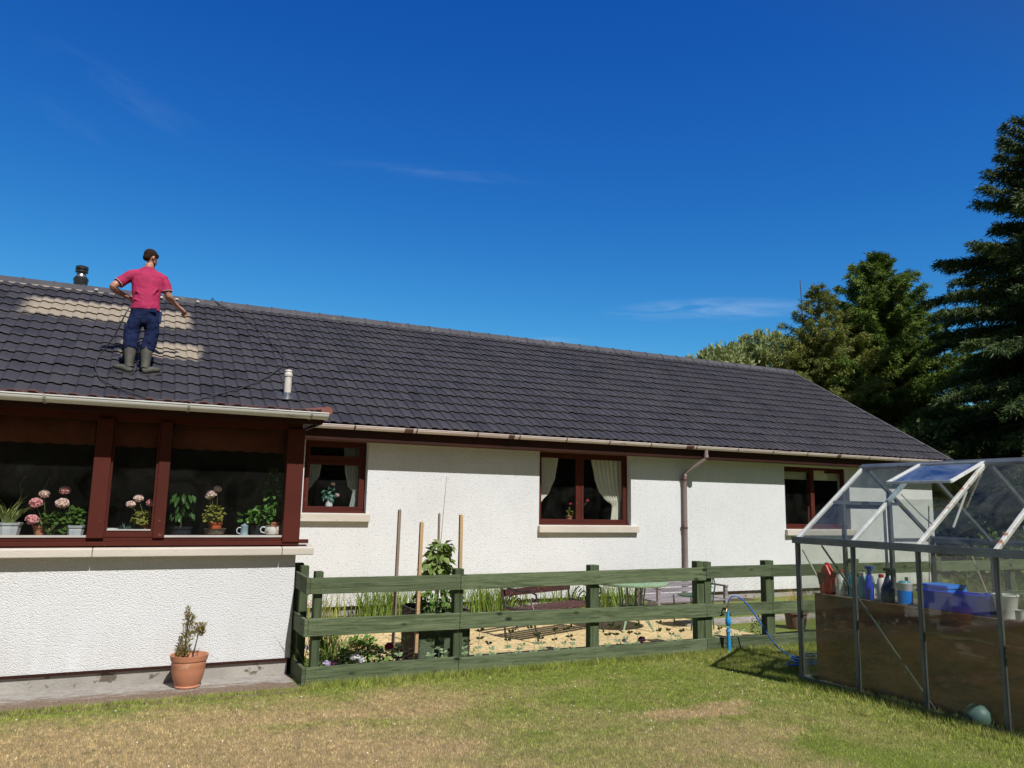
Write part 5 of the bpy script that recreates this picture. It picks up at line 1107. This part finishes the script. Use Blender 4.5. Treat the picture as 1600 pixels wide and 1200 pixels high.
# ------------------------------------------------------------ the man on the roof
MAN = root('person', (-.11, 12.0, 3.24), 'man seen from behind on the roof in magenta t-shirt, navy work trousers and wellington boots', 'person')
m_skin = pm('skin', (.46,.235,.16), (.40,.195,.13), 8, .5, c3=(.30,.13,.09), s3=14, f3=.66); m_shirt = pm('magenta cotton', (.39,.016,.086), (.30,.010,.064), 5, .85, .4, 30, c3=(.62,.30,.38), s3=70, f3=.70)
m_trou = pm('navy work cloth', (.011,.018,.062), (.007,.012,.042), 5, .9, .6, 22, spec=.15, c3=(.03,.038,.085), s3=12, f3=.66); m_boot = pm('dusty grey green rubber', (.085,.083,.066), (.050,.049,.040), 9, .75, .3, 40)
m_hair = pm('dark brown hair', (.018,.010,.006), (.035,.02,.012), 60, .9, .3, 150, spec=.1)
wtex = bpy.data.textures.new('cloth wrinkles', 'CLOUDS'); wtex.noise_scale = .075; wtex.noise_depth = 2
def wrinkle(o, st):
    d = o.modifiers.new('wrinkles', 'DISPLACE'); d.texture = wtex; d.strength = st; d.mid_level = .5; d.texture_coords = 'LOCAL'; return o
def remesh(o, vox, sm=3):
    r = o.modifiers.new('remesh', 'REMESH'); r.mode = 'VOXEL'; r.voxel_size = vox; r.use_smooth_shade = True
    s = o.modifiers.new('smooth', 'SMOOTH'); s.iterations = sm; s.factor = .5; return o
X_ = (1,0,0)
HF = Vector((.80, .52, -.42)).normalized(); HU = Vector((.28, .25, .92)); HU = (HU-HF*HU.dot(HF)).normalized(); HR = HF.cross(HU)
HC = Vector((-.085, 12.21, 4.992))
def hp_(f, r, u): return HC+HF*f+HR*r+HU*u
HM = Matrix((HF, HR, HU)).transposed()
body = MB()
body.tube([(-.10,12.12,4.08),(-.10,12.12,4.2),(-.10,12.13,4.35),(-.10,12.15,4.5),(-.10,12.17,4.62),(-.10,12.18,4.73),(-.10,12.185,4.80)], [(.15,.10),(.155,.10),(.145,.095),(.17,.105),(.185,.105),(.17,.085),(.09,.06)], 20, ref=X_)
body.tube([(-.10,12.18,4.70),(-.10,12.19,4.80),(-.095,12.20,4.90)], [.075,.064,.062], 14)
body.ell(hp_(-.012,0,.025), (.098,.077,.098), 18, 12, HM); body.ell(hp_(.03,0,-.04), (.062,.056,.068), 16, 10, HM); body.ell(hp_(.062,0,-.083), (.026,.026,.022), 10, 8, HM)
body.tube([hp_(.085,0,.02), hp_(.108,0,-.022), hp_(.095,0,-.032)], [.010,.016,.012], 8); body.tube([hp_(.082,-.03,.028), hp_(.088,.03,.028)], .012, 8); body.tube([hp_(.088,-.016,-.058), hp_(.088,.016,-.058)], .010, 8)
for s in (-1, 1): body.ell(hp_(-.008, s*.079, -.008), (.018,.009,.032), 10, 8, HM)
# arms
body.tube(crom([(-.29,12.18,4.69),(-.42,12.16,4.59),(-.53,12.13,4.495),(-.47,12.22,4.44),(-.33,12.32,4.40)], 5), [.064,.063,.062,.060,.058,.056,.054,.053,.052,.051,.053,.054,.053,.050,.047,.043,.039,.036,.034,.033,.032], 12)
body.tube(crom([(.09,12.18,4.68),(.155,12.16,4.56),(.19,12.16,4.455),(.255,12.27,4.405),(.335,12.37,4.36)], 5), [.064,.064,.062,.060,.058,.056,.054,.053,.052,.050,.053,.054,.053,.050,.046,.042,.039,.036,.034,.033,.032], 12)
# hands: palm and five fingers each
def hand(w0, d, pn, side, k=1.38):
    d = Vector(d).normalized(); pn = Vector(pn); pn = (pn-d*pn.dot(d)).normalized(); s = d.cross(pn)*side
    w0 = Vector(w0)
    body.tube([w0-d*.01*k, w0+d*.03*k, w0+d*.065*k, w0+d*.09*k], [(.028*k,.019*k),(.036*k,.019*k),(.042*k,.019*k),(.040*k,.016*k)], 12, ref=s)
    for i, (off, l) in enumerate(((-.030,.062),(-.010,.070),(.011,.066),(.030,.052))):
        l *= k; b = w0+d*.085*k+s*off*k; p1 = b+d*(l*.40)+pn*(l*.10); p2 = p1+d*(l*.12)+pn*(l*.42); p3 = p2-d*(l*.30)+pn*(l*.12)
        body.tube([b-d*.01, b, p1, p2, p3], [.0095*k,.0100*k,.0095*k,.0088*k,.0078*k], 8)
    t = w0+d*.03*k-s*.034*k; body.tube([t-d*.005*k+s*.01*k, t, t+(d*.025-s*.012+pn*.012)*k, t+(d*.045-s*.002+pn*.030)*k, t+(d*.05+s*.014+pn*.036)*k], [.012*k,.0125*k,.0115*k,.0105*k,.0085*k], 8)
hand((.345,12.38,4.353), (.62,.6,-.35), (-.2,.1,-1), 1)
hand((-.315,12.335,4.395), (.75,.6,-.12), (.1,.3,-1), -1)
# legs inside the clothes
for s, hx, kn, an in ((-1, -.19, (-.255,12.16,3.84), (-.235,12.03,3.40)), (1, -.01, (.015,12.18,3.84), (-.03,12.03,3.40))):
    body.tube([(hx,12.12,4.16), kn, an], [.085,.058,.045], 12)
remesh(body.build('body', m_skin, MAN, True), .0075, 2)
sh = MB()
sh.tube([(-.095,12.12,4.185),(-.095,12.12,4.26),(-.10,12.13,4.38),(-.10,12.15,4.50),(-.10,12.165,4.62),(-.10,12.175,4.705),(-.10,12.18,4.775),(-.10,12.185,4.845)], [(.200,.135),(.190,.128),(.182,.122),(.198,.126),(.216,.126),(.212,.112),(.150,.088),(.074,.066)], 28, ref=X_)
sh.tube([(-.22,12.175,4.715),(-.33,12.17,4.685),(-.42,12.16,4.60),(-.475,12.145,4.545)], [.085,.083,.076,.080], 16)
sh.tube([(.01,12.175,4.715),(.10,12.17,4.68),(.148,12.16,4.59),(.168,12.155,4.505)], [.085,.083,.076,.080], 16)
# folds in the back of the shirt
for a, b in (((-.26,12.03,4.46),(.02,12.02,4.27)),((-.27,12.03,4.33),(-.02,12.0,4.25)),((.07,12.04,4.56),(-.06,12.02,4.36))): sh.tube([a, ((a[0]+b[0])/2,(a[1]+b[1])/2-.006,(a[2]+b[2])/2-.014), b], [.008,.014,.008], 8)
SHo = wrinkle(remesh(sh.build('tshirt', m_shirt, MAN, True), .010, 3), .015)
m_trim = col('pale sleeve trim', (.66,.50,.52), .9)
MB().tube([(-.471,12.147,4.550),(-.475,12.1455,4.546)], .0865, 20, False).build('sleeve_trim', m_trim, SHo, True); MB().tube([(.1665,12.1555,4.512),(.1675,12.155,4.507)], .0865, 20, False).build('sleeve_trim', m_trim, SHo, True)
tr = MB()
tr.tube([(-.095,12.12,4.245),(-.095,12.12,4.15),(-.10,12.115,4.05),(-.105,12.112,3.96)], [(.178,.122),(.192,.132),(.182,.128),(.10,.09)], 24, ref=X_)
tr.tube(crom([(-.185,12.115,4.12),(-.215,12.11,3.98),(-.245,12.12,3.83),(-.245,12.09,3.70),(-.242,12.06,3.585)], 4), [.100,.100,.101,.101,.100,.099,.098,.097,.098,.100,.101,.102,.099,.096,.096,.097,.092], 16)
tr.tube(crom([(-.005,12.115,4.12),(.010,12.11,3.98),(.012,12.13,3.83),(-.010,12.09,3.70),(-.028,12.06,3.585)], 4), [.100,.100,.101,.101,.100,.099,.098,.097,.097,.098,.099,.100,.097,.094,.094,.096,.091], 16)
for c in ((-.245,12.04,3.70),(-.25,12.03,3.64),(-.01,12.03,3.71),(-.02,12.03,3.65)): tr.tube([(c[0]-.07,c[1]+.03,c[2]+.02),(c[0],c[1]-.045,c[2]),(c[0]+.07,c[1]+.02,c[2]+.015)], [.008,.018,.008], 8)
tr.box(-.34,-.32, 12.08, 12.20, 3.80, 3.96)
TR = wrinkle(remesh(tr.build('trousers', m_trou, MAN, True), .010, 3), .036)
MB().box(.085, .125, 12.06, 12.16, 4.02, 4.20).build('tool_pouch', m_navy, TR, bevel=.01)
MB().box(-.03, .055, 11.985, 11.992, 4.15, 4.21).build('back_pocket', m_trou, TR, bevel=.003)
for nm, top, an, heel, toe in (('boot', (-.243,12.06,3.625), (-.236,12.005,3.36), (-.205,11.97,3.285), (-.435,12.075,3.345)), ('boot', (-.028,12.06,3.625), (-.030,12.0,3.36), (-.045,11.965,3.285), (.165,12.06,3.335))):
    b = MB(); t = Vector(top); a = Vector(an); h = Vector(heel); e = Vector(toe)
    b.tube([t, t.lerp(a, .35), t.lerp(a, .75), a, (a+h)/2+Vector((0,0,-.005))], [.082,.075,.062,.058,.054], 16)
    d = (e-h).normalized(); b.tube([h-d*.02, h+d*.05, h.lerp(e, .5)+Vector((0,0,.012)), h.lerp(e, .8), e], [(.035,.036),(.044,.048),(.045,.044),(.040,.048),(.022,.030)], 14, ref=(0,0,1))
    bo = remesh(b.build('boot', m_boot, MAN, True), .008, 2)
    so_ = MB(); nrm = Vector((0, -RS, 1)).normalized(); s_ = d.cross(nrm).normalized()
    rows = [(-.035,.030),(.02,.040),(.10,.034),(.18,.046),(.24,.036),(.268,.012)]; vs = []
    for q, wdt in rows:
        c = h+d*q; z0 = rz(c.y, .040)
        for sg in (-1, 1):
            p = c+s_*(wdt*sg); vs += [Vector((p.x, p.y, rz(p.y, .036))), Vector((p.x, p.y, rz(p.y, .062)))]
    fs = []
    for k in range(len(rows)-1):
        o4 = k*4; fs += [(o4,o4+4,o4+6,o4+2),(o4+1,o4+3,o4+7,o4+5),(o4,o4+1,o4+5,o4+4),(o4+2,o4+6,o4+7,o4+3)]
    fs += [(0,2,3,1), (20,21,23,22)]
    so_.add(vs, fs); so_.build('sole', m_hose, bo)
hr = MB(); hr.ell(hp_(-.022,0,.042), (.104,.087,.094), 20, 14, HM); hr.ell(hp_(-.058,0,-.012), (.056,.070,.072), 16, 10, HM); hr.ell(hp_(.045,0,.078), (.045,.056,.040), 12, 8, HM)
remesh(hr.build('hair', m_hair, MAN, True), .008, 1)
bd = MB(); bd.tube([hp_(.035,.052,-.055), hp_(.07,.036,-.082), hp_(.09,0,-.092), hp_(.07,-.036,-.082), hp_(.035,-.052,-.055)], [.013,.018,.022,.018,.013], 8); bd.tube([hp_(.092,-.02,-.048), hp_(.098,0,-.046), hp_(.092,.02,-.048)], .007, 6)
bd.build('beard', m_hair, MAN, True)
for s in (-1, 1): MB().ell(hp_(.082, s*.030, .010), (.010,.012,.009), 8, 6, HM).build('eye', col('eye', (.5,.48,.45), .3), MAN, True)

# ------------------------------------------------------------ trees
m_spr = leafmat('spruce needles', (.050,.105,.014), (.17,.235,.036), .9, .15, .6); m_spry = leafmat('yellow tinged spruce needles', (.075,.11,.022), (.24,.25,.055), 1.0, .2, .6)
m_sprd = leafmat('dark spruce needles', (.025,.050,.014), (.085,.12,.032), .8, .12, .6); m_pine = leafmat('pale pine needles', (.19,.24,.10), (.38,.42,.20), 1.5, .2, .6)
def spruce(name, label, x, y, H_, Rr, seed, mat, z0=0.0, start=.06, step=.30, nbr=6, droop=.35, dens=1.0, tuftl=.13, prof=.8, kk=11, gloom=0):
    r = random.Random(seed); P = root(name, (x, y, -.12), label, 'tree'); tb = MB(); cb = []
    tb.tube([(x,y,-.12),(x+r.uniform(-.05,.05),y,H_*.35),(x+r.uniform(-.1,.1),y,H_*.7),(x,y,H_)], [H_*.018+.05,H_*.014+.03,H_*.008+.015,.01], 10)
    vv = []; 
    z = H_*start
    while z < H_-.1:
        t = (H_-z)/H_; Lb = Rr*min(1, (t/.75))**prof; nb_ = max(4, int(nbr*(.6+.6*min(1, t*2))))
        a0 = r.uniform(0, 6.28)
        for k in range(nb_):
            az = a0+6.283*k/nb_+r.uniform(-.3,.3); L_ = Lb*r.uniform(.62,1.18); zz = z+r.uniform(-.12,.12)
            if L_ < .12: L_ = .12
            h = (math.cos(az), math.sin(az)); up = .42*t**-.15*(1.2-t) ; n_ = max(3, int(L_/.13)); pts = []
            for i in range(n_+1):
                s = i/n_; dz = L_*(up*s-droop*t*1.5*s*s+.10*max(0, s-.7)); pts.append((x+h[0]*L_*s, y+h[1]*L_*s, zz+dz))
            tb.tube([pts[0], pts[n_//2], pts[-1]], [.012+.008*L_, .008+.004*L_, .004], 4, False)
            for i in range(max(1, int(n_*.10)), n_+1):
                s = i/n_; px, py, pz_ = pts[i]; tl = (.12+.30*Lb/3.0*(1-abs(s-.45)*.9))*r.uniform(.7,1.2)
                for sd in (-1, 1, 0):
                    if r.random() > dens: continue
                    aa = az+sd*r.uniform(.6,1.15); dx, dy = math.cos(aa), math.sin(aa); dzz = -r.uniform(.15,.75)*(1 if t > .12 else -.5)
                    m = 4 if sd else 2
                    for q in range(m):
                        f = (q+.5)/m*tl; vv.append((px+dx*f, py+dy*f, pz_+dzz*f, dx, dy, dzz))
        z += step*(1-.45*(1-t))*r.uniform(.8,1.2)
    A = np.array(vv); n = len(A); k = kk; rs_ = np.random.RandomState(seed)
    A = np.repeat(A, k, 0); d = A[:,3:]+rs_.normal(0, .50, (n*k, 3)); d /= np.linalg.norm(d, axis=1)[:,None]
    w_ = np.cross(d, rs_.normal(0, 1, (n*k, 3))); w_ /= np.linalg.norm(w_, axis=1)[:,None]
    l = tuftl*rs_.uniform(.6,1.3,(n*k,1)); p = A[:,:3]+rs_.normal(0,.045,(n*k,3)); ww = tuftl*.125
    tri = np.stack([p-w_*ww, p+w_*ww, p+d*l], 1).reshape(-1, 3)-np.array([x,y,-.12])
    o = npmesh('crown', tri, np.arange(len(tri)).reshape(-1,3), mat); o.parent = P
    tb.build('trunk', m_bark, P); return P
def broad(name, label, x, y, zc, rad, ncl, nleaf, ls, seed, mat, trunk=True, spike=False):
    r = random.Random(seed); P = root(name, (x, y, -.12), label, 'tree'); rs_ = np.random.RandomState(seed); C = []; tb = MB()
    top = zc+rad[2]*.2
    tb.tube([(x,y,-.12),(x+.05,y,zc*.5),(x,y,top)], [.10+.01*zc,.08,.04], 8)
    for i in range(ncl):
        d = rdir(r, .15); q = r.uniform(.3,1)**.5; c = (x+d.x*rad[0]*q, y+d.y*rad[1]*q, zc+d.z*rad[2]*q); C.append(c)
        if i % 3 == 0: tb.tube([(x,y,zc*.6+r.uniform(-.2,.2)), ((x+c[0])/2,(y+c[1])/2,(zc*.7+c[2])/2), c], [.03,.02,.008], 4, False)
    C = np.repeat(np.array(C), nleaf, 0); n = len(C); cr_ = rs_.uniform(.12,.3,(ncl,1)).repeat(nleaf, 0)*max(rad)*.75
    dd = rs_.normal(0,1,(n,3)); dd /= np.linalg.norm(dd, axis=1)[:,None]; p = C+dd*cr_*rs_.uniform(.3,1,(n,1))
    d = dd+rs_.normal(0,.6,(n,3))+(np.array([0,0,.9]) if spike else 0); d /= np.linalg.norm(d, axis=1)[:,None]
    w_ = np.cross(d, rs_.normal(0,1,(n,3))); w_ /= np.linalg.norm(w_, axis=1)[:,None]; l = ls*rs_.uniform(.6,1.3,(n,1)); wf = .14 if spike else .36
    quad = np.stack([p, p+d*l*.5+w_*l*wf, p+d*l, p+d*l*.5-w_*l*wf], 1).reshape(-1,3)-np.array([x,y,-.12])
    o = npmesh('crown', quad, np.arange(len(quad)).reshape(-1,4), mat); o.parent = P; tb.build('trunk', m_bark, P); return P
spruce('spruce_tree', 'tall pointed green spruce directly above the right end of the roof', 24.9, 20.0, 11.2, 5.1, 21, m_spr, step=.36, nbr=8, droop=.26, tuftl=.15, prof=.92, dens=.85)
spruce('spruce_tree', 'thinner yellowish spruce with sparse top, left of the tall pointed spruce', 22.0, 20.2, 9.6, 4.6, 22, m_spry, step=.36, nbr=7, droop=.2, dens=.6, tuftl=.12, prof=1.0)
spruce('spruce_tree', 'huge dark spruce with drooping branches at the right edge', 22.9, 11.9, 13.2, 4.6, 23, m_sprd, step=.43, nbr=9, droop=.42, dens=1, tuftl=.15, prof=.66)
spruce('spruce_tree', 'lower dark spruce between the tall spruce and the huge one', 28.5, 18.2, 5.0, 3.2, 24, m_sprd, step=.32, nbr=8, droop=.25, tuftl=.13, prof=.5)
spruce('spruce_tree', 'dark low spruce behind the roof end and greenhouse', 24.5, 14.9, 4.3, 2.9, 25, m_sprd, step=.28, nbr=8, droop=.25, tuftl=.12, prof=.5)
o = MB().tube([(21.4,20.5,4),(21.5,20.5,7.5),(21.42,20.5,9.9)], [.05,.035,.012], 6).build('dead_trunk', m_bark); centre_origin(o); tag(o, 'bare dead tree stem poking up left of the sparse spruce', 'dead tree')
broad('pine_tree', 'pale green pine showing above the ridge, leftmost of the trees', 18.3, 21.4, 6.15, (1.3,1.0,.95), 70, 80, .22, 31, m_pine, spike=True)
broad('pine_tree', 'pale pine with upright shoots between the leftmost pine and the spruces', 20.4, 21.4, 6.7, (1.4,1.0,1.2), 90, 90, .22, 32, m_pine, spike=True)
broad('larch_tree', 'olive green bushy conifer under the sparse spruce behind the roof', 22.2, 20.6, 5.6, (2.0,1.4,1.6), 90, 110, .17, 33, m_spry)
broad('broadleaf_tree', 'bright leaved broadleaf growing through the huge spruce at the right edge', 20.6, 10.55, 5.4, (.75,.7,1.7), 26, 60, .15, 34, leafmat('bright broad leaf', (.10,.15,.03), (.24,.28,.08), 3, .3))  # leaf colour brighter than the spruce needles
broad('shrub', 'light green shrub low between the dark conifers', 22.9, 16.6, 4.1, (1.0,.8,.7), 30, 70, .14, 35, leafmat('light shrub leaf', (.08,.14,.025), (.17,.24,.05), 3, .3))
dkh = leafmat('dark hedge leaf', (.03,.06,.018), (.08,.115,.03), 3, .15)
for i, (x, y, z, rx, lab) in enumerate(((19.0,14.5,1.7,1.7,'dark bush beyond the house corner, seen through the greenhouse roof'), (22.2,12.6,1.9,2.2,'dark bush under the huge spruce'), (25.2,10.2,1.9,2.3,'dark bush behind the right side of the greenhouse'), (28,8.0,2.0,2.6,'dark bush at the far right beyond the greenhouse'))):
    broad('bush', lab, x, y, z, (rx,1.5,2.0), 70, 110, .16, 50+i, dkh)
hm = leafmat('bright weedy hedge leaf', (.10,.16,.03), (.22,.28,.07), 5, .3)
for i, (x, y) in enumerate(((13.6,8.9),(15.4,8.9),(17.2,8.9),(19.2,8.7))):
    broad('hedge_shrub', ('sunlit leafy shrub behind the fence, nearest to the house wall', 'second sunlit shrub behind the fence beyond the house corner', 'third sunlit shrub behind the fence beyond the house corner', 'sunlit shrub farthest right behind the fence')[i], x, y, .55, (1.1,.6,.62), 34, 70, .10, 60+i, hm)
# long weeds behind the fence
wv = []; n = 9000; x = rs.uniform(9.5, 21, n); y = rs.uniform(7.5, 8.6, n); h = rs.uniform(.25,.75,n); a = rs.uniform(0,6.28,n); b = rs.uniform(0,6.28,n); z = gz(x,y)-.02
p = np.stack([np.stack([x-np.cos(a)*.006,y-np.sin(a)*.006,z],1), np.stack([x+np.cos(a)*.006,y+np.sin(a)*.006,z],1), np.stack([x+np.cos(b)*h*.3,y+np.sin(b)*h*.3,z+h],1)],1).reshape(-1,3)
tag(npmesh('long_grass', p, np.arange(len(p)).reshape(-1,3), leafmat('seeding long grass', (.14,.20,.05), (.34,.34,.14), 2, .3)), 'long seeding grass growing behind the fence beyond the greenhouse', 'grass', kind='stuff')

# tall conifer hedge and trees of the garden behind the camera, mirrored in the window panes
hx_ = rs.uniform(-22, 55, 26000); hh_ = rs.uniform(0, 1, 26000)**.8*(6.2+1.3*vnoise(hx_, hx_*0, .5, 31)); hy_ = -17+rs.normal(0, .35, 26000)+.5*vnoise(hx_, hh_, .8, 33)
p0 = np.stack([hx_, hy_, hh_-.1], 1); dv = rs.normal(0, 1, (26000, 3)); dv /= np.linalg.norm(dv, axis=1)[:,None]; wv_ = np.cross(dv, rs.normal(0, 1, (26000, 3))); wv_ /= np.linalg.norm(wv_, axis=1)[:,None]
lq = rs.uniform(.3, .6, (26000, 1)); qd = np.stack([p0-dv*lq, p0+wv_*lq*.45, p0+dv*lq, p0-wv_*lq*.45], 1).reshape(-1, 3)
HG = root('conifer_hedge', (16, -17, -.1), 'tall dark conifer hedge of the garden seen only as reflections in the panes', 'hedge')
ho = npmesh('foliage', qd-np.array([16, -17, -.1]), np.arange(len(qd)).reshape(-1, 4), dkh); ho.parent = HG
MB().box(-22, 55, -17.4, -17.2, -.15, 5.6).build('inner_twigs', m_bark, HG)
